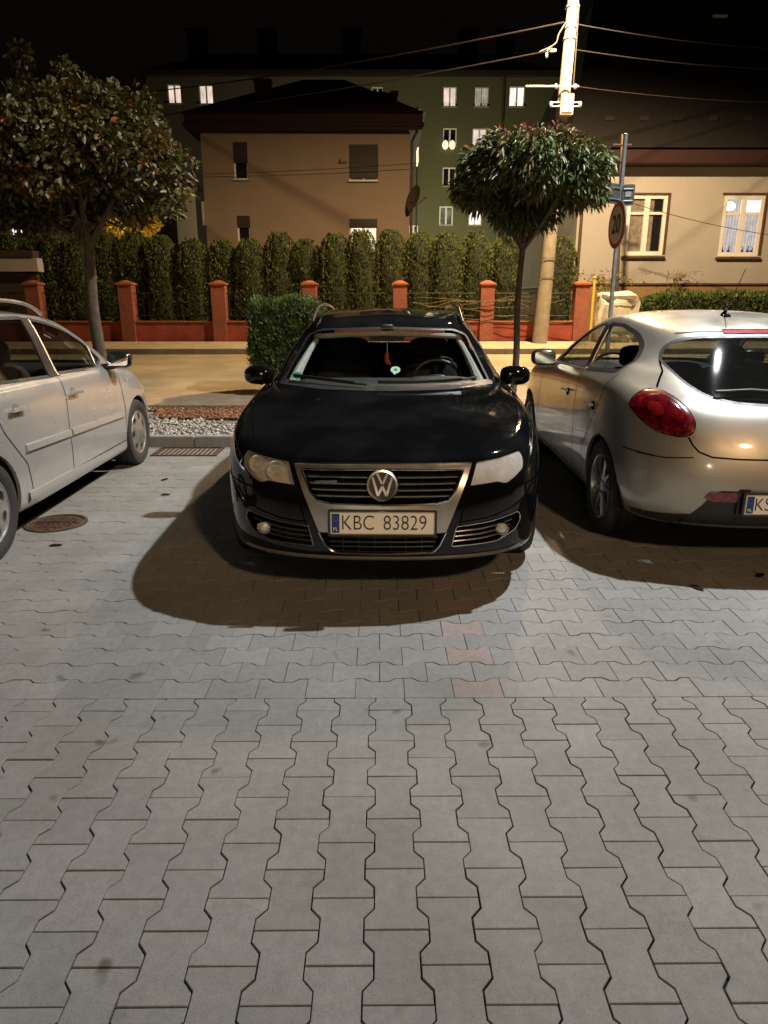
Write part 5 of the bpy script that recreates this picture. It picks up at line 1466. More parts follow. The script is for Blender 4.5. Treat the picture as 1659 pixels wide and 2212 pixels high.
# ================================================================= dark estate car (centre)
def build_estate():
    PM = mat_paint('midnight_paint', (.0034, .0037, .0045), metal=.0, rough=.22, dirt=.16, dirtcol=(.045, .045, .045), spec=.0)
    bm = body_mesh(P_rows); sh = Shell(bm)
    root = empty('parked_car', P_POSE[0], P_POSE[1])
    tag(root, 'black estate car facing the viewer, parked in the middle between two silver cars', 'car')
    wy = (.93, 3.64); wz = .315; ra = .352
    ws = rpoly([(-.715, .995, .03), (0, .985, 0), (.715, .995, .03), (.60, 1.285, .03), (.50, 1.325, .03), (0, 1.342, 0), (-.50, 1.325, .03), (-.60, 1.285, .03)])
    dlo = [rpoly([(1.86, 1.035, .01), (2.08, 1.17, .05), (2.36, 1.295, .06), (2.74, 1.345, .02), (2.78, 1.04, .02)]),
           rpoly([(2.86, 1.042, .02), (2.82, 1.347, .02), (3.45, 1.345, .02), (3.66, 1.325, .02), (3.74, 1.05, .02)]),
           rpoly([(3.82, 1.055, .02), (3.74, 1.32, .02), (3.92, 1.30, .03), (4.16, 1.12, .04), (4.15, 1.07, .02)])]
    rear = rpoly([(-.62, 1.09), (.62, 1.09), (.53, 1.31), (-.53, 1.31)], .04)
    grille = rpoly(sym([(0, .547), (.262, .552), (.325, .566), (.36, .608), (.404, .708), (0, .712)]), .008)
    lower = rpoly(sym([(0, .304), (.245, .31), (.28, .34), (.308, .398), (0, .398)]), .01)
    fog = rpoly([(.372, .432, .01), (.55, .446, .02), (.705, .474, .02), (.72, .43, .02), (.69, .378, .02), (.588, .334, .02), (.350, .326, .01)])
    lamp = rpoly([(.715, .772, .02), (.735, .74, .02), (.733, .69, .02), (.678, .652, .01), (.628, .626, .02), (.581, .641, .006), (.435, .63, .012), (.472, .742, .012), (.6, .755, .02)])
    cuts = [MB().prism(ws, .9, 2.6, 'xzy'), MB().prism(rear, 3.8, 5.2, 'xzy'),
            MB().prism(grille, -.3, .45, 'xzy'), MB().prism(lower, -.3, .35, 'xzy')]
    for d in dlo: cuts.append(MB().prism(d, -1.2, 1.2, 'yzx'))
    for s in (1, -1):
        f = fog if s > 0 else mirror_poly(fog); l = lamp if s > 0 else mirror_poly(lamp)
        cuts += [MB().prism(f, -.3, .45, 'xzy'), MB().prism(l, -.3, .6, 'xzy')]
        for y in wy: cuts.append(half_cut(y, wz, ra, s))
    carve(bm, cuts, 'body', PM, root)
    # glass
    wg = sh.patch('windshield', ws, 'y-', M['glass'], root, off=-.006, res=.06)
    sh.patch('rear_window', rear, 'y+', M['sideglass'], root, off=-.006, res=.06)
    for s, ax in ((1, 'x+'), (-1, 'x-')):
        for d in dlo: sh.patch('side_window', d, ax, M['sideglass'], root, off=-.006, res=.08)
        b = MB()
        for d in dlo: sh.ribbon(b, d, ax, .022, .0015, closed=True)
        b.build('window_seal', M['blackplastic'], root)
        b = MB(); sh.line(b, [(1.84, 1.022), (2.4, 1.03), (3.2, 1.037), (4.2, 1.055)], ax, .006, .001)
        b.build('window_chrome_strip', M['chrome'], root)
        b = MB()
        for ln in ([(1.62, .26), (1.60, .55), (1.66, .8), (1.78, .97)], [(2.80, .25), (2.80, 1.03)], [(3.30, .28), (3.36, .55), (3.62, .75), (3.78, 1.03)],
                   [(1.62, .26), (3.3, .26)], [(.12, .60), (.35, .62), (.58, .64)]):
            sh.ribbon(b, ln, ax, .007, .0012)
        b.build('door_gaps', M['gap'], root)
        for y in (2.62, 3.52):
            b = MB(); p = sh.path([(y, .86), (y + .2, .865)], ax, .028); b.tube(p, .012, 8)
            b.build('door_handle', PM, root)
        b = MB(); sh.line(b, [(1.55, .49), (3.25, .49)], ax, .013, .002); b.build('side_moulding', PM, root)
    # frit and cowl
    b = MB(); sh.ribbon(b, ws, 'y-', .03, -.003, closed=True); b.build('windshield_border', M['blackplastic'], root)
    b = MB()
    sh.ribbon(b, [(-.72, .990), (-.4, .981), (0, .978), (.4, .981), (.72, .990)], 'y-', .018, .002)
    b.build('cowl', M['blackplastic'], root)
    # bonnet shut lines, seen from above
    b = MB()
    for s in (1, -1):
        sh.ribbon(b, [(.455 * s, .115), (.49 * s, .19), (.70 * s, .40), (.775 * s, .75), (.80 * s, 1.1), (.795 * s, 1.45)], 'z+', .007, .001)
        sh.ribbon(b, [(.44 * s, .60), (.40 * s, .50), (.385 * s, .42)], 'y-', .006, .001)
    sh.ribbon(b, [(-.45, .735), (0, .742), (.45, .735)], 'y-', .008, .001)
    b.build('bonnet_gaps', M['gap'], root)
    # silver V shaped front panel
    hp = [(0, .733), (.445, .729), (.430, .69), (.389, .585), (.318, .405), (0, .402), (0, .545), (.262, .550), (.323, .563), (.362, .607), (.405, .7095), (0, .7135)]
    me_ = []
    p1 = sh.patch('grille_surround', hp, 'y-', M['satin'], root, off=.006, res=.03, thick=.03)
    p2 = sh.patch('grille_surround', mirror_poly(hp), 'y-', M['satin'], root, off=.006, res=.03, thick=.03)
    b = MB(); sh.line(b, grille, 'y-', .0055, .007, closed=True); sh.line(b, [(-.445, .733), (0, .737), (.445, .733)], 'y-', .006, .007)
    b.build('grille_chrome_edge', M['chrome'], root)
    b = MB(); sh.line(b, [(.318, .405), (.286, .335), (.262, .308), (.235, .298), (0, .293), (-.235, .298), (-.262, .308), (-.286, .335), (-.318, .405)], 'y-', .006, .005)
    b.build('lower_chrome_edge', M['chrome'], root)
    # grille slats
    for z in (.682, .651, .620, .589):
        xm = .362 + (z - .607) * .40 - .01
        b = MB(); P = sh.path([(-xm, z), (xm, z)], 'y-', -.012)
        V = []; F = []
        for q in P: V += [(q.x, q.y - .004, q.z + .0035), (q.x, q.y + .02, q.z + .005), (q.x, q.y + .02, q.z - .005), (q.x, q.y - .004, q.z - .0035)]
        for i in range(len(P) - 1):
            for k in range(4): F.append((i * 4 + k, i * 4 + (k + 1) % 4, (i + 1) * 4 + (k + 1) % 4, (i + 1) * 4 + k))
        b.add(V, F); b.build('grille_slat', M['darkchrome'], root, ang=60)
    b = MB()
    for x in (-.3, -.2, -.1, .1, .2, .3): b.box((x, .085, .63), (.006, .02, .15))
    b.box((0, .12, .63), (.86, .01, .2)); b.box((0, .07, .35), (.66, .01, .13))
    b.build('grille_back', M['liner'], root)
    b = MB()
    for z in (.377, .352, .326):
        xm = .285 - (.398 - z) * .35
        b.tube(sh.path([(-xm, z), (xm, z)], 'y-', -.012), .0045, 6)
    for x in (-.2, -.12, -.04, .04, .12, .2): b.box((x, .035, .35), (.005, .012, .09))
    b.build('lower_grille', M['blackplastic'], root)
    b = MB(); b.prism(rpoly([(-.335, .664), (-.225, .667), (-.226, .652), (-.338, .650)], .003), .03, .04, 'xzy'); b.build('grille_badge', M['darkchrome'], root)
    # emblem: ring with the two letters
    e = MB(); e.lathe([(.066, .0), (.070, -.012), (.077, -.012), (.080, -.002), (.080, .012)], 40, 'y')
    e.lathe([(.066, 0.0), (.001, .0)], 32, 'y')
    def bar(p, q, w=.0115):
        p = Vector(p); q = Vector(q); d = (q - p).normalized(); n_ = Vector((-d.y, d.x)) * w / 2
        e.prism([tuple(p + n_), tuple(p - n_), tuple(q - n_), tuple(q + n_)], -.0105, -.001, 'xzy')
    em = MB(); e2 = e
    ring = MB(); ring.lathe([(.0635, -.004), (.066, -.012), (.076, -.013), (.080, -.004), (.080, .012)], 44, 'y')
    base = MB(); base.lathe([(.001, -.002), (.066, -.002)], 36, 'y')
    e.v, e.f, e.mi = [], [], []
    bar((-.026, .058), (-.001, .006)); bar((.026, .058), (.001, .006))
    bar((-.048, .040), (-.021, -.052)); bar((-.021, -.052), (.0, -.004)); bar((.0, -.004), (.021, -.052)); bar((.021, -.052), (.048, .040))
    er = empty('emblem', (0, .012, .648)); er.parent = root; er.rotation_euler = (R(-16), 0, 0)
    ring.build('emblem_ring', M['chrome'], er); base.build('emblem_disc', M['blackplastic'], er); e.build('emblem_letters', M['chrome'], er, smooth=False)
    # number plate
    plate(root, (0, -.004, .458), 0, R(-3), [('KBC', -.122, .82), ('83829', .1135, .82)], M)
    # head lamps
    for s in (1, -1):
        l = lamp if s > 0 else mirror_poly(lamp)
        h = empty('headlight', (0, 0, 0)); h.parent = root
        b = MB()
        sh.patch('reflector', l, 'y-', M['reflector'], h, off=-.045, res=.025)
        # side wall of the lamp box
        o = sh.path(l, 'y-', -.004, closed=True, d=.02); i_ = sh.path(l, 'y-', -.05, closed=True, d=.02)
        k = min(len(o), len(i_)); V = o[:k] + i_[:k]
        b.add(V, [(q, q + 1, k + q + 1, k + q) for q in range(k - 1)]); b.build('lamp_housing', M['lampwall'], h)
        b = MB()
        for (x, z, r) in ((.655, .705, .043), (.545, .685, .050)):
            p, n_ = sh.hit(x * s, z, 'y-')
            c = Vector((p.x, p.y + (.078 if s > 0 else .056), p.z))
            b.lathe([(.001, .03), (r * .35, .028), (r * .75, .012), (r * .95, -.012), (r, -.02), (r * 1.06, -.012)], 28, 'y', tuple(c))
        b.build('lamp_bowl', M['reflector'], h)
        b = MB()
        for (x, z, r) in ((.655, .705, .024), (.545, .685, .028)):
            p, n_ = sh.hit(x * s, z, 'y-'); b.blob((p.x, p.y + .045, p.z), (r * 2, r * 1.6, r * 2), 16, 10)
        b.build('lamp_bulb', M['lens'], h)
        sh.patch('lamp_lens', l, 'y-', M['hazelens' if s > 0 else 'hazelens2'], h, off=-.002, res=.025)
        h['label'] = 'clouded headlight, whitened to stand in for a bright reflection' if s > 0 else 'yellowed clearer headlight'
        b = MB(); sh.ribbon(b, l, 'y-', .007, .001, closed=True); b.build('lamp_gap', M['gap'], h)
        # fog grille
        f = fog if s > 0 else mirror_poly(fog)
        sh.patch('fog_grille', f, 'y-', M['liner'], root, off=-.05, res=.04)
        b = MB(); sh.line(b, f, 'y-', .0035, .001, closed=True)
        b.build('fog_grille_edge', M['chrome'] if s > 0 else M['darkchrome'], root)
        for k, z in enumerate((.408, .382, .356)):
            b = MB(); P = [(.365 - k * .006, z - .004), (.5, z + .002), (.60, z + .014 + .0 * k), (.67 - .01 * k, z + .028)]
            b.tube(sh.path([(x * s, zz) for x, zz in P], 'y-', -.004), .004, 6)
            b.build('fog_grille_slat', M['darkchrome'], root)
        fl = empty('fog_light', (0, 0, 0)); fl.parent = root
        p, n_ = sh.hit(.612 * s, .400, 'y-')
        b = MB(); b.lathe([(.034, .02), (.036, -.012), (.032, -.016), (.030, -.01)], 28, 'y', (p.x, p.y - .002, p.z)); b.build('fog_ring', M['chrome'], fl)
        b = MB(); b.lathe([(.001, -.020), (.012, -.019), (.024, -.013), (.031, -.004)], 24, 'y', (p.x, p.y - .002, p.z)); b.build('fog_lens', M['lens2'], fl)
        b = MB(); sh.line(b, [(x * s, z) for x, z in ((.38, .452), (.52, .462), (.64, .49), (.72, .53), (.79, .60))], 'y-', .005, .001)
        b.build('bumper_crease', PM, root)
        # door mirrors
        mm = empty('door_mirror', (0, 0, 0)); mm.parent = root
        b = MB(); b.blob((.925 * s, 1.83, 1.005), (.215, .13, .135), 20, 12, 2.8)
        b.build('mirror_cap', PM, mm)
        b = MB(); b.blob((.86 * s, 1.84, .955), (.15, .07, .035), 14, 8, 3); b.build('mirror_arm', M['blackplastic'], mm)
        b = MB(); b.prism(rpoly([(.845 * s, .955), (1.01 * s, .958), (1.015 * s, 1.05), (.85 * s, 1.058)], .02), 1.888, 1.894, 'xzy'); b.build('mirror_glass', M['mirror'], mm)
        # rails
        b = MB()
        P = [Vector((.578 * s, 2.30, 1.365)), Vector((.575 * s, 2.42, 1.415)), Vector((.572 * s, 2.66, 1.465)), Vector((.568 * s, 3.0, 1.485)), Vector((.565 * s, 3.4, 1.487)), Vector((.555 * s, 3.8, 1.46)), Vector((.54 * s, 3.98, 1.40))]
        b.tube(catmull(P, 6), .0105, 8); b.build('roof_rail', M['darkchrome'], root)
    # lower lip
    b = MB(); sh.line(b, [(-.72, .276), (-.6, .270), (0, .266), (.6, .270), (.72, .276)], 'y-', .011, .004)
    b.build('front_lip', M['greyplastic'], root)
    # wipers
    for pts in ([(-.62, 1.012), (-.486, 1.008), (-.2, .988), (-.12, .984)], [(-.05, .994), (.2, .993), (.5, 1.002), (.6, 1.010)]):
        b = MB(); P = sh.path(pts, 'y-', .022); b.tube(P, .0075, 6)
        P = sh.path(pts[:3], 'y-', .034); b.tube(P, .005, 6)
        b.build('wiper', M['blackplastic'], root)
    # stickers inside the glass
    c = [(-.612 + .034 * math.cos(a) * (1 + .12 * (abs(math.sin(a)) < .3)), 1.036 + .02 * math.sin(a)) for a in [q * math.pi / 10 for q in range(20)]]
    sh.patch('green_sticker', c, 'y-', M['green'], root, off=-.010, res=.05)
    sh.patch('green_sticker_text', [(-.632, 1.033), (-.592, 1.033), (-.592, 1.039), (-.632, 1.039)], 'y-', M['platewhite'], root, off=-.0085, res=.05)
    sh.patch('paper_sticker', [(-.66, 1.008), (-.622, 1.008), (-.622, 1.019), (-.66, 1.019)], 'y-', M['platewhite'], root, off=-.0085, res=.05)
    c = [(.063 + .033 * math.cos(a), 1.084 + .019 * math.sin(a)) for a in [q * math.pi / 10 for q in range(20)]]
    c[14:16] = [(.055, 1.056), (.064, 1.062)]
    sh.patch('white_sticker', c, 'y-', M['palegreen'], root, off=-.010, res=.05)
    c = [(.063 + .013 * math.cos(a), 1.084 + .008 * math.sin(a)) for a in [q * math.pi / 6 for q in range(12)]]
    sh.patch('white_sticker_mark', c, 'y-', M['green'], root, off=-.0085, res=.05)
    # cabin
    b = MB(); b.blob((0, 1.60, .86), (1.42, .62, .26), 28, 10, 6); b.blob((.37, 1.62, .955), (.46, .26, .12), 18, 8, 4)
    b.build('dashboard', M['dash'], root)
    b = MB(); b.blob((0, 2.2, .55), (.26, 1.2, .3), 12, 8, 6); b.build('centre_console', M['interior'], root)
    b = MB()
    Mx = Matrix.Translation((.37, 1.98, .93)) @ Matrix.Rotation(R(62), 4, 'X')
    q = MB(); n1 = 36
    q.tube([(.185 * math.cos(a), .185 * math.sin(a), 0) for a in [k * 2 * math.pi / n1 for k in range(n1 + 1)]], .014, 8)
    q.blob((0, 0, .0), (.16, .14, .05), 14, 8, 3); q.tube([(-.18, 0, 0), (.18, 0, 0)], .014, 6); q.tube([(0, 0, 0), (0, -.18, 0)], .016, 6); q.xf(Mx)
    b.add(q.v, q.f); b.build('steering_wheel', M['wheelgloss'], root)
    for x in (-.37, .37): seat_mb(x, 2.62, .385).build('seat', M['seat'], root)
    for x in (-.37, .37):
        seat_mb(x, 3.5, .335, w=.62).build('rear_seat', M['seat'], root)
    b = MB(); P_ = rpoly([(-.13, 1.235), (.13, 1.235), (.13, 1.295), (-.13, 1.295)], .02)
    b.prism(P_, 2.02, 2.05, 'xzy'); b.tube([(0, 2.05, 1.28), (0, 2.03, 1.345)], .012, 6); b.blob((0, 2.04, 1.33), (.10, .05, .05), 10, 6, 3)
    b.build('rear_view_mirror', M['blackplastic'], root)
    b = MB(); b.tube([(.0, 2.0, 1.24), (.002, 1.99, 1.15)], .0025, 5); b.build('pendant_string', M['platewhite'], root)
    b = MB(); b.tube([(.0, 1.99, 1.155), (-.002, 1.99, 1.14), (-.002, 1.99, 1.10), (.006, 1.985, 1.07)], [.009, .016, .02, .017], 10); b.blob((.012, 1.985, 1.075), (.04, .02, .025), 10, 6)
    b.build('red_pendant', M['red'], root)
    headliner(root, sh, rpoly([(-.52, 2.18), (.52, 2.18), (.52, 3.9), (-.52, 3.9)], .05))
    for s in (1, -1):
        b = MB()
        b.tube(sh.path([(x * s, z) for x, z in ((.675, 1.01), (.645, 1.12), (.60, 1.23), (.565, 1.29))], 'y-', -.062), [.036, .036, .034, .032, .03, .028, .026, .024, .022, .02, .02, .02, .02, .02, .02, .02][:99] + [.02] * 40, 8)
        b.build('pillar_trim', M['trim'], root)
        b = MB(); sh.ribbon(b, [(2.82, .98), (2.80, 1.36)], 'x+' if s > 0 else 'x-', .12, -.04); sh.ribbon(b, [(3.78, 1.0), (3.72, 1.36)], 'x+' if s > 0 else 'x-', .1, -.04)
        b.build('pillar_trim', M['trim'], root, recalc=False)
    b = MB(); b.tube(sh.path([(-.57, 1.296), (-.3, 1.318), (.0, 1.325), (.3, 1.318), (.57, 1.296)], 'y-', -.042), .021, 8); b.build('header_trim', M['trim'], root)
    # tail end
    for s in (1, -1):
        p_ = rpoly([(.52 * s, .98), (.76 * s, 1.0), (.84 * s, .98), (.84 * s, .82), (.7 * s, .78), (.52 * s, .80)], .03)
        sh.patch('tail_light', p_, 'y+', M['redlens'], root, off=.004, res=.04, thick=.01)
    underpinnings(root, 4.77, 1.82, wy, wz, ra)
    for y in wy:
        for s in (1, -1):
            make_wheel(root, (.80 * s, y, wz), s, .315, .215, .205, M, 5)
    return root, sh

# ================================================================= silver hatchback (right)
def build_hatch():
    PM = mat_paint('champagne_silver_paint', (.44, .415, .36), metal=.70, rough=.40, dirt=.05, dirtcol=(.2, .17, .14), coat=(.05, .10))
    bm = body_mesh(B_rows); sh = Shell(bm)
    root = empty('parked_car', B_POSE[0], B_POSE[1])
    tag(root, 'silver rounded hatchback at the right edge, its red oval tail light facing the viewer', 'car')
    wy = (.90, 3.50); wz = .315; ra = .352
    ws = rpoly([(-.70, 1.0, .03), (0, .985, 0), (.70, 1.0, .03), (.58, 1.30, .03), (.48, 1.34, .03), (0, 1.355, 0), (-.48, 1.34, .03), (-.58, 1.30, .03)])
    dlo = [rpoly([(1.62, 1.0, .02), (1.95, 1.19, .06), (2.25, 1.31, .06), (2.60, 1.352, .02), (2.66, 1.03, .02)]),
           rpoly([(2.74, 1.033, .02), (2.68, 1.356, .02), (2.95, 1.350, .05), (3.18, 1.305, .06), (3.34, 1.23, .06), (3.43, 1.14, .05), (3.40, 1.075, .03)])]
    rear = rpoly([(0, .942, 0), (.155, .945, 0), (.30, .953, .05), (.442, .982, .05), (.523, 1.045, .06), (.582, 1.160, .015), (.54, 1.225, .05), (.461, 1.275, .05), (.331, 1.298, .05), (0, 1.303, 0),
                  (-.331, 1.298, .05), (-.461, 1.275, .05), (-.54, 1.225, .05), (-.582, 1.160, .015), (-.523, 1.045, .06), (-.442, .982, .05), (-.30, .953, .05), (-.155, .945, 0)])
    cuts = [MB().prism(ws, .8, 2.4, 'xzy'), MB().prism(rear, 3.2, 5.2, 'xzy')]
    for d in dlo: cuts.append(MB().prism(d, -1.2, 1.2, 'yzx'))
    for s in (1, -1):
        for y in wy: cuts.append(half_cut(y, wz, ra, s))
    carve(bm, cuts, 'body', PM, root)
    sh.patch('windshield', ws, 'y-', M['glass'], root, off=-.006, res=.06)
    sh.patch('rear_window', rear, 'y+', M['hatchglass'], root, off=-.003, res=.05)
    b = MB(); sh.ribbon(b, rear, 'y+', .014, .001, closed=True); b.build('rear_window_seal', M['blackplastic'], root)
    b = MB()
    for z in [1.02 + .022 * k for k in range(11)]: sh.ribbon(b, [(-.44, z), (.44, z)], 'y+', .0022, -.0085)
    b.build('heater_lines', M['gap'], root)
    for s, ax in ((1, 'x+'), (-1, 'x-')):
        for d in dlo: sh.patch('side_window', d, ax, M['sideglass'], root, off=-.006, res=.08)
        b = MB()
        for d in dlo: sh.ribbon(b, d, ax, .024, .0015, closed=True)
        sh.ribbon(b, [(2.70, 1.04), (2.64, 1.35)], ax, .09, .001)
        b.build('window_seal', M['blackplastic'], root)
        b = MB()
        for ln in ([(1.36, .26), (1.34, .6), (1.42, .85), (1.55, .99)], [(2.70, .26), (2.72, .6), (2.70, 1.02)], [(2.99, .28), (3.05, .52), (3.26, .74), (3.40, .9), (3.45, 1.06)],
                   [(1.36, .26), (2.99, .26)], [(3.86, .66), (4.0, .66), (4.1, .655)]):
            sh.ribbon(b, ln, ax, .007, .0012)
        b.build('door_gaps', M['gap'], root)
        for y in (2.36, 3.16):
            h = empty('door_handle', (0, 0, 0)); h.parent = root
            b = MB(); b.tube(sh.path([(y, .83), (y + .17, .84)], ax, .03), .011, 8); b.build('grip', M['chrome'], h)
            c = [(y + .085 + .05 * math.cos(a), .825 + .03 * math.sin(a)) for a in [q * math.pi / 8 for q in range(16)]]
            sh.patch('handle_cup', c, ax, M['gap'], h, off=.002, res=.03)
        # tail light
        T = empty('tail_light', (0, 0, 0)); T.parent = root
        tl = rpoly([(.835, .915), (.79, .97), (.729, 1.0), (.662, 1.006), (.602, .972), (.564, .908), (.548, .848), (.572, .79), (.629, .772), (.725, .785), (.797, .838)], .035)
        tl = [(x * s, z) for x, z in tl]
        if s < 0: tl = list(reversed(tl))
        sh.patch('outer_lens', tl, 'y+', M['redlens'], T, off=.004, res=.02, dome=.014)
        cx_, cz_ = .675 * s, .885
        il = [(cx_ + (x - cx_) * .72, cz_ + (z - cz_) * .72 + .008) for x, z in tl]
        sh.patch('inner_lens', il, 'y+', M['reddark'], T, off=.013, res=.02, dome=.014)
        for (dx, dz, r) in ((-.045, -.012, .034), (.045, .012, .036)):
            c = [(cx_ + dx * s + r * math.cos(a), cz_ + dz + r * math.sin(a)) for a in [q * math.pi / 9 for q in range(18)]]
            sh.patch('lamp_bulb_cover', c, 'y+', M['redlens2'], T, off=.027, res=.02, dome=.006)
        b = MB(); sh.ribbon(b, tl, 'y+', .008, .0015, closed=True); b.build('lens_gap', M['gap'], T)
        b = MB()
        sh.ribbon(b, [(.585 * s, 1.155), (.600 * s, 1.10), (.635 * s, 1.06), (.67 * s, 1.015)], 'y+', .008, .0015); b.build('upper_tailgate_gap', M['gap'], root); b = MB()
        sh.ribbon(b, [(x * s, z) for x, z in ((.592, .775), (.575, .735), (.545, .70), (.48, .676), (.35, .671), (0, .672))], 'y+', .009, .0015)
        b.build('lower_tailgate_gap', M['gap'], root); b = MB()
        sh.ribbon(b, [(x * s, z) for x, z in ((.82, .655), (.70, .652), (.57, .668))], 'y+', .006, .0015)
        b.build('bumper_gap', M['gap'], root)
        ml = rpoly([(.475, .482), (.322, .486), (.322, .432), (.455, .425), (.50, .445)], .012)
        ml = [(x * s, z) for x, z in ml]
        sh.patch('rear_reflector', ml if s > 0 else list(reversed(ml)), 'y+', M['redlens'], root, off=.010, res=.03, thick=.008)
        # door mirror
        mm = empty('door_mirror', (0, 0, 0)); mm.parent = root
        b = MB(); b.blob((.925 * s, 1.66, 1.035), (.22, .15, .15), 20, 12, 2.8); b.build('mirror_cap', M['darkcap'], mm)
        b = MB(); b.blob((.83 * s, 1.66, .985), (.16, .08, .04), 12, 8, 3); b.build('mirror_arm', M['blackplastic'], mm)
        b = MB(); b.prism(rpoly([(.835 * s, .985), (1.01 * s, .988), (1.015 * s, 1.085), (.84 * s, 1.09)], .025), 1.728, 1.740, 'xzy'); b.build('mirror_glass', M['mirror'], mm)
        # head lamps
        hl = [(x * s, z) for x, z in rpoly([(.52, .62), (.74, .64), (.80, .78), (.70, .82), (.56, .74)], .03)]
        sh.patch('headlight', hl if s > 0 else list(reversed(hl)), 'y-', M['reflector'], root, off=.004, res=.04, thick=.01)
    # black lower valance
    va = sym([(0, .245), (.60, .25), (.79, .27), (.81, .30), (.549, .334), (.50, .40), (.455, .478), (.41, .492), (0, .494)])
    va = [p for p in va]
    sh.patch('rear_valance', va, 'y+', M['blackplastic'], root, off=.003, res=.04, thick=.012)
    plate(root, (.045, 4.345, .425), math.pi, R(4) * 0, [('KS', -.163, .82)], M)
    b = MB(); b.prism(rpoly([(-.30, .352), (.335, .352), (.335, .506), (-.30, .506)], .02), 4.30, 4.318, 'xzy'); b.build('plate_recess', M['blackplastic'], root)
    # brake light, spoiler lip, antenna, wiper
    sh.patch('third_brake_light', rpoly([(-.17, 1.318), (.17, 1.318), (.16, 1.342), (-.16, 1.342)], .008), 'y+', M['brakered'], root, off=.006, res=.03, thick=.01)
    b = MB(); sh.line(b, [(.44, 1.316), (.33, 1.327), (0, 1.333), (-.33, 1.327), (-.44, 1.316)], 'y+', .006, .0); b.build('spoiler_lip', PM, root)
    an = empty('roof_antenna', (0, 0, 0)); an.parent = root
    b = MB(); b.tube([(0, 3.14, 1.41), (0, 3.08, 1.43), (0, 3.12, 1.465)], [.028, .022, .008], 10); b.build('antenna_base', M['blackplastic'], an)
    b = MB(); b.tube([(0, 3.12, 1.46), (0.0, 3.32, 1.72)], [.0045, .0025], 6); b.build('antenna_rod', M['blackplastic'], an)
    b = MB(); b.tube(sh.path([(.40, .992), (.2, 1.0), (-.05, .985)], 'y+', .024), [.006] * 99, 6) if False else b.tube(sh.path([(.40, .992), (.2, 1.0), (-.05, .985)], 'y+', .024), .010, 8)
    p, n_ = sh.hit(0, .965, 'y+'); b.blob((p.x, p.y + .01, p.z), (.13, .06, .06), 12, 8)
    b.build('rear_wiper', M['blackplastic'], root)
    b = MB(); b.lathe([(.018, .0), (.018, .15), (.022, .15), (.023, -.02)], 20, 'y', (.40, 4.00, .26)); b.build('exhaust_pipe', M['disc'], root)
    # cabin
    for x in (-.36, .36): seat_mb(x, 2.28, .34).build('seat', M['seat'], root)
    for x in (-.34, .34): seat_mb(x, 3.12, .28, w=.56).build('rear_seat', M['seat'], root)
    b = MB(); b.blob((0, 1.42, .86), (1.38, .6, .24), 24, 10, 6); b.build('dashboard', M['interior'], root)
    b = MB(); q = MB(); q.tube([(.18 * math.cos(a), .18 * math.sin(a), 0) for a in [k * 2 * math.pi / 30 for k in range(31)]], .014, 8); q.xf(Matrix.Translation((.36, 1.78, .93)) @ Matrix.Rotation(R(62), 4, 'X')); b.add(q.v, q.f)
    b.build('steering_wheel', M['interior'], root)
    b = MB(); b.box((0, 3.62, .93), (1.1, .36, .02)); b.build('parcel_shelf', M['interior'], root)
    headliner(root, sh, rpoly([(-.5, 2.05), (.5, 2.05), (.5, 3.25), (-.5, 3.25)], .05))
    underpinnings(root, 4.336, 1.79, wy, wz, ra)
    for y in wy:
        for s in (1, -1):
            make_wheel(root, (.785 * s, y, wz), s, .315, .218, .205, M, 9)
    return root, sh

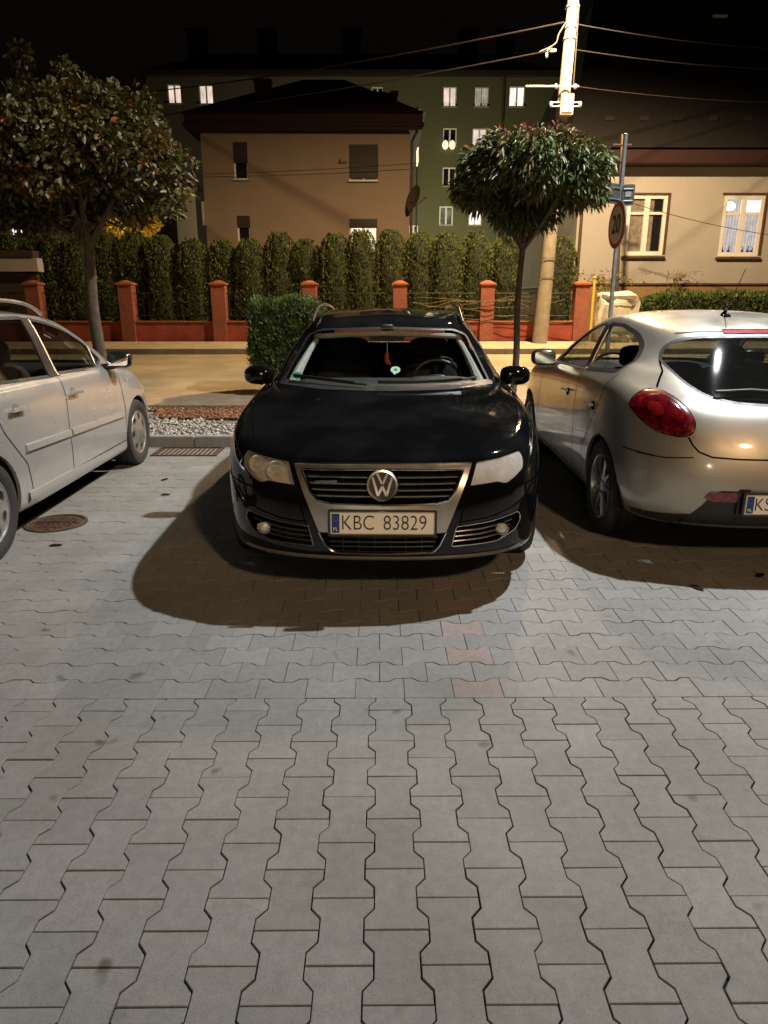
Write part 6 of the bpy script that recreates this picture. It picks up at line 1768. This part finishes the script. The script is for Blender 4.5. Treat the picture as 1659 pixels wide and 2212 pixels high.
# ================================================================= silver wagon (left)
def build_wagon():
    PM = mat_paint('silver_paint', (.60, .59, .575), metal=.62, rough=.33, dirt=.08, dirtcol=(.3, .28, .25), coat=(.07, .13))
    bm = body_mesh(G_rows); sh = Shell(bm)
    root = empty('parked_car', G_POSE[0], G_POSE[1])
    tag(root, 'light silver family wagon at the left edge, seen from its rear side with roof rails', 'car')
    wy = (.86, 3.57); wz = .31; ra = .348
    ws = rpoly([(-.70, .995, .03), (0, .985, 0), (.70, .995, .03), (.59, 1.31, .03), (.50, 1.36, .03), (0, 1.375, 0), (-.50, 1.36, .03), (-.59, 1.31, .03)])
    dlo = [rpoly([(1.36, 1.035, .02), (1.56, 1.195, .06), (1.78, 1.29, .06), (2.05, 1.355, .06), (2.34, 1.395, .02), (2.345, 1.01, .02), (1.62, .985, .02)]),
           rpoly([(2.47, 1.0, .02), (2.44, 1.405, .02), (3.0, 1.41, .02), (3.2, 1.40, .02), (3.26, 1.03, .02)]),
           rpoly([(3.34, 1.035, .02), (3.28, 1.40, .02), (3.62, 1.36, .05), (3.85, 1.12, .05), (3.84, 1.065, .03)])]
    front_tri = rpoly([(1.22, .985, .01), (1.33, 1.04, .01), (1.50, 1.165, .0), (1.56, .975, .01)], .01)
    rear = rpoly([(-.60, 1.10), (.60, 1.10), (.52, 1.36), (-.52, 1.36)], .04)
    cuts = [MB().prism(ws, .5, 2.2, 'xzy'), MB().prism(rear, 3.5, 5.2, 'xzy')]
    for d in dlo: cuts.append(MB().prism(d, -1.2, 1.2, 'yzx'))
    for s in (1, -1):
        for y in wy: cuts.append(half_cut(y, wz, ra, s))
    carve(bm, cuts, 'body', PM, root)
    sh.patch('windshield', ws, 'y-', M['glass'], root, off=-.006, res=.06)
    sh.patch('rear_window', rear, 'y+', M['sideglass'], root, off=-.006, res=.06)
    for s, ax in ((1, 'x+'), (-1, 'x-')):
        for d in dlo: sh.patch('side_window', d, ax, M['sideglass2'], root, off=-.006, res=.08)
        b = MB()
        for d in dlo: sh.ribbon(b, d, ax, .022, .0015, closed=True)
        b.build('window_seal', M['blackplastic'], root)
        sh.patch('door_pillar', rpoly([(2.33, .99), (2.33, 1.398), (2.45, 1.408), (2.49, .992)], .005), ax, M['pillar'], root, off=.003, res=.05)
        b = MB(); sh.line(b, [(1.585, .985), (1.50, 1.155)], ax, .007, .004); b.build('window_divider', M['satin'], root)
        b = MB(); sh.line(b, [(2.36, .995), (2.345, 1.39)], ax, .005, .004); b.build('pillar_strip', M['satin'], root)
        b = MB()
        for ln in ([(1.215, .26), (1.20, .6), (1.25, .85), (1.30, .97)], [(2.40, .30), (2.41, .6), (2.385, .85), (2.40, .99)],
                   [(3.06, .32), (3.10, .5), (3.32, .74), (3.40, .9), (3.42, 1.03)], [(1.24, .30), (3.05, .30)], [(.13, .62), (.3, .64), (.5, .66)]):
            sh.ribbon(b, ln, ax, .008, .0012)
        b.build('door_gaps', M['gap'], root)
        for y in (2.18, 3.06):
            h = empty('door_handle', (0, 0, 0)); h.parent = root
            b = MB(); b.tube(sh.path([(y - .02, .855), (y + .17, .862)], ax, .032), .014, 8); b.build('grip', M['chrome2'], h)
            c = [(y + .07 + .045 * math.cos(a), .862 + .035 * math.sin(a)) for a in [q * math.pi / 8 for q in range(16)]]
            sh.patch('handle_cup', c, ax, M['shade'], h, off=.002, res=.03)
        for (ya, yb) in ((1.28, 2.385), (2.42, 3.10)):
            b = MB(); P = sh.path([(ya, .545 + (ya - 1.28) * .03), (yb, .545 + (yb - 1.28) * .03)], ax, .004)
            V = []; F = []
            for q in P:
                o_ = .016 * (1 if s > 0 else -1)
                V += [(q.x - o_, q.y, q.z + .032), (q.x + o_ * .8, q.y, q.z + .022), (q.x + o_, q.y, q.z - .018), (q.x - o_, q.y, q.z - .032)]
            for i in range(len(P) - 1):
                for k in range(4): F.append((i * 4 + k, i * 4 + (k + 1) % 4, (i + 1) * 4 + (k + 1) % 4, (i + 1) * 4 + k))
            F += [(0, 1, 2, 3), tuple(4 * (len(P) - 1) + k for k in (3, 2, 1, 0))]
            b.add(V, F); b.build('side_moulding', PM, root, ang=50)
        b = MB(); P = sh.path([(1.24, .245), (3.12, .265)], ax, .0)
        V = []; F = []
        for q in P:
            o_ = 1 if s > 0 else -1
            V += [(q.x - .03 * o_, q.y, q.z + .055), (q.x + .014 * o_, q.y, q.z + .045), (q.x + .016 * o_, q.y, q.z - .0), (q.x - .02 * o_, q.y, q.z - .05)]
        for i in range(len(P) - 1):
            for k in range(3): F.append((i * 4 + k, i * 4 + (k + 1), (i + 1) * 4 + (k + 1), (i + 1) * 4 + k))
        b.add(V, F); b.build('sill', PM, root, ang=50)
        c = [(1.08 + .022 * math.cos(a), .83 + .012 * math.sin(a)) for a in [q * math.pi / 6 for q in range(12)]]
        sh.patch('side_repeater', c, ax, M['lens2'], root, off=.006, res=.03, dome=.006)
        mm = empty('door_mirror', (0, 0, 0)); mm.parent = root
        b = MB(); b.blob((.925 * s, 1.36, 1.03), (.21, .15, .145), 20, 12, 2.8); b.build('mirror_cap', M['blackgloss'], mm)
        b = MB(); b.blob((.83 * s, 1.38, .975), (.14, .09, .05), 12, 8, 3); b.build('mirror_arm', M['blackplastic'], mm)
        b = MB(); b.prism(rpoly([(.84 * s, .985), (1.01 * s, .988), (1.015 * s, 1.08), (.845 * s, 1.085)], .02), 1.428, 1.44, 'xzy'); b.build('mirror_glass', M['mirror'], mm)
        b = MB()
        P = [Vector((.55 * s, 1.92, 1.42)), Vector((.545 * s, 2.05, 1.475)), Vector((.54 * s, 2.3, 1.515)), Vector((.54 * s, 2.8, 1.53)), Vector((.53 * s, 3.3, 1.52)), Vector((.51 * s, 3.6, 1.47)), Vector((.50 * s, 3.72, 1.41))]
        b.tube(catmull(P, 6), .014, 8); b.build('roof_rail', M['satin'], root)
        hl = [(x * s, z) for x, z in rpoly([(.50, .60), (.74, .63), (.78, .80), (.62, .76)], .03)]
        sh.patch('headlight', hl if s > 0 else list(reversed(hl)), 'y-', M['reflector'], root, off=.004, res=.04, thick=.01)
        p_ = rpoly([(.62 * s, 1.0), (.77 * s, 1.02), (.80 * s, .98), (.82 * s, .74), (.66 * s, .72)], .03)
        sh.patch('tail_light', p_, 'y+', M['redlens'], root, off=.004, res=.04, thick=.01)
    for x in (-.36, .36): seat_mb(x, 2.2, .40).build('seat', M['seat2'], root)
    for x in (-.34, .34): seat_mb(x, 3.05, .36, w=.5).build('rear_seat', M['seat2'], root)
    b = MB(); b.blob((0, 1.25, .86), (1.38, .7, .24), 24, 10, 6); b.build('dashboard', M['interior'], root)
    b = MB(); q = MB(); q.tube([(.18 * math.cos(a), .18 * math.sin(a), 0) for a in [k * 2 * math.pi / 30 for k in range(31)]], .014, 8); q.xf(Matrix.Translation((.36, 1.68, .95)) @ Matrix.Rotation(R(58), 4, 'X')); b.add(q.v, q.f)
    b.build('steering_wheel', M['interior'], root)
    headliner(root, sh, rpoly([(-.5, 1.85), (.5, 1.85), (.5, 3.6), (-.5, 3.6)], .05))
    underpinnings(root, 4.42, 1.75, wy, wz, ra)
    for y in wy:
        for s in (1, -1):
            make_wheel(root, (.775 * s, y, wz), s, .31, .205, .195, M, 5, 'cover')
    return root, sh

M['darkchrome'] = mat_simple('smoked_chrome', (.30, .29, .27), .25, metal=.9)
M['lampwall'] = mat_simple('lamp_wall', (.10, .10, .09), .5)
M['hazelens'] = mat_glass('haze_and_glare_lamp_lens', (.95, .94, .86), ior=1.5, rough=.05, haze=.66)  # lens haze raised to paint in the bright reflection on this headlight
M['hazelens2'] = mat_glass('yellowed_lamp_lens', (.95, .94, .86), ior=1.5, rough=.04, haze=.32)
M['lens2'] = mat_simple('clear_lamp_plastic', (.6, .6, .55), .12, metal=.3, coat=1.0, var=.2, scale=40)
M['green'] = mat_simple('sticker_green', (.02, .30, .13), .6)
M['palegreen'] = mat_simple('sticker_pale', (.50, .66, .55), .6)
M['red'] = mat_simple('pendant_red', (.55, .05, .02), .5)
M['dash'] = mat_simple('dashboard_plastic', (.030, .036, .038), .6, bump=.1, bscale=200)
M['wheelgloss'] = mat_simple('steering_leather', (.03, .03, .032), .35)
M['greyplastic'] = mat_simple('grey_plastic', (.09, .085, .075), .55)
M['hatchglass'] = mat_glass('hatch_glass', (.20, .24, .25), ior=1.6, rough=.03, haze=.012)
M['sideglass2'] = mat_glass('light_side_glass', (.45, .44, .41), ior=1.5)
M['reddark'] = mat_simple('red_lamp_core', (.09, .002, .006), .15, coat=1.0, var=.5, scale=30)
M['redlens2'] = mat_simple('red_lamp_bulb_cover', (.13, .006, .006), .12, coat=1.0, var=.5, scale=60)
M['brakered'] = mat_simple('brake_lens', (.42, .03, .05), .25, coat=1.0)
M['darkcap'] = mat_simple('mirror_cap_dark', (.03, .03, .032), .3, coat=.6)
M['pillar'] = mat_simple('door_pillar_black', (.022, .018, .019), .45, spec=.25)
M['chrome2'] = mat_simple('handle_chrome', (.85, .85, .82), .2, metal=.8)
M['shade'] = mat_simple('handle_cup_shaded', (.30, .29, .28), .4, metal=.5)  # darker silver paints in the shade of the hollow behind the handle
M['blackgloss'] = mat_simple('mirror_black', (.012, .016, .016), .2, coat=1.0)
M['seat2'] = mat_simple('seat_cloth_grey', (.10, .095, .075), .9, var=.3)
estate, sh_estate = build_estate()
hatch, sh_hatch = build_hatch()
wagon, sh_wagon = build_wagon()
# ---------------------------------------------------------------- camera
cd = bpy.data.cameras.new('camera'); cam = bpy.data.objects.new('camera', cd); COL.objects.link(cam)
cam.location = (0, 0, CAM_H); cam.rotation_euler = (math.pi / 2 - PITCH, 0, YAW)
cd.sensor_fit = 'VERTICAL'; cd.sensor_height = 24; cd.lens = 24 * 1730 / 2500; cd.clip_end = 1000; cd.clip_start = .05
S.camera = cam
# ---------------------------------------------------------------- night light
w = bpy.data.worlds.new('World'); S.world = w; w.use_nodes = True
nt = w.node_tree; bg = nt.nodes['Background']
sky = nt.nodes.new('ShaderNodeTexSky'); sky.sky_type = 'NISHITA'; sky.sun_disc = False
sky.sun_elevation = R(-5.5); sky.sun_rotation = R(200); sky.dust_density = 4
mixn = nt.nodes.new('ShaderNodeMix'); mixn.data_type = 'RGBA'; mixn.blend_type = 'ADD'; mixn.inputs[0].default_value = 1
nt.links.new(sky.outputs[0], mixn.inputs[6]); mixn.inputs[7].default_value = (.045, .030, .026, 1)
nt.links.new(mixn.outputs[2], bg.inputs['Color']); bg.inputs['Strength'].default_value = .05
def lamp(name, loc, power, col, r, spot=None, target=None, blend=.6):
    ld = bpy.data.lights.new(name, 'SPOT' if spot else 'POINT'); ld.energy = power; ld.color = col; ld.shadow_soft_size = r
    o = bpy.data.objects.new(name, ld); COL.objects.link(o); o.location = loc
    if spot:
        ld.spot_size = R(spot); ld.spot_blend = blend
        o.rotation_euler = (Vector(target) - Vector(loc)).to_track_quat('-Z', 'Y').to_euler()
    return o
lamp('parking_lamp', (4.75, 6.68, 8.7), 6500, (.95, .985, 1.0), .10, spot=95, target=(1.2, 6.3, 0), blend=1.0)
lamp('street_lamp_near', (3.9, -5.9, 6.8), 2300, (1, .63, .34), .35, spot=44, target=(-.2, 5.6, .4), blend=1.0)
lamp('entrance_lamp', (-1.2, -9.6, 2.9), 220, (1, .84, .62), .12)
lamp('street_lamp_pole', tuple(LAMP_POLE), 10500, (1, .68, .365), .12, spot=160, target=(LAMP_POLE.x - .5, LAMP_POLE.y + 2.0, 0), blend=.5)
lamp('courtyard_lamp', (4.0, 46.5, 4.0), 3000, (1, .92, .55), .15)
lamp('garden_lamp', (at(277, 492, 21.6).x, 21.5, 2.4), 90, (1, .72, .35), .1)
S.view_settings.view_transform = 'Standard'; S.view_settings.look = 'None'; S.view_settings.exposure = 0; S.view_settings.gamma = 1
S.render.film_transparent = False
S.cycles.use_denoising = True
S.cycles.max_bounces = 8; S.cycles.transparent_max_bounces = 24; S.cycles.caustics_reflective = False; S.cycles.caustics_refractive = False
S.cycles.sample_clamp_indirect = 4
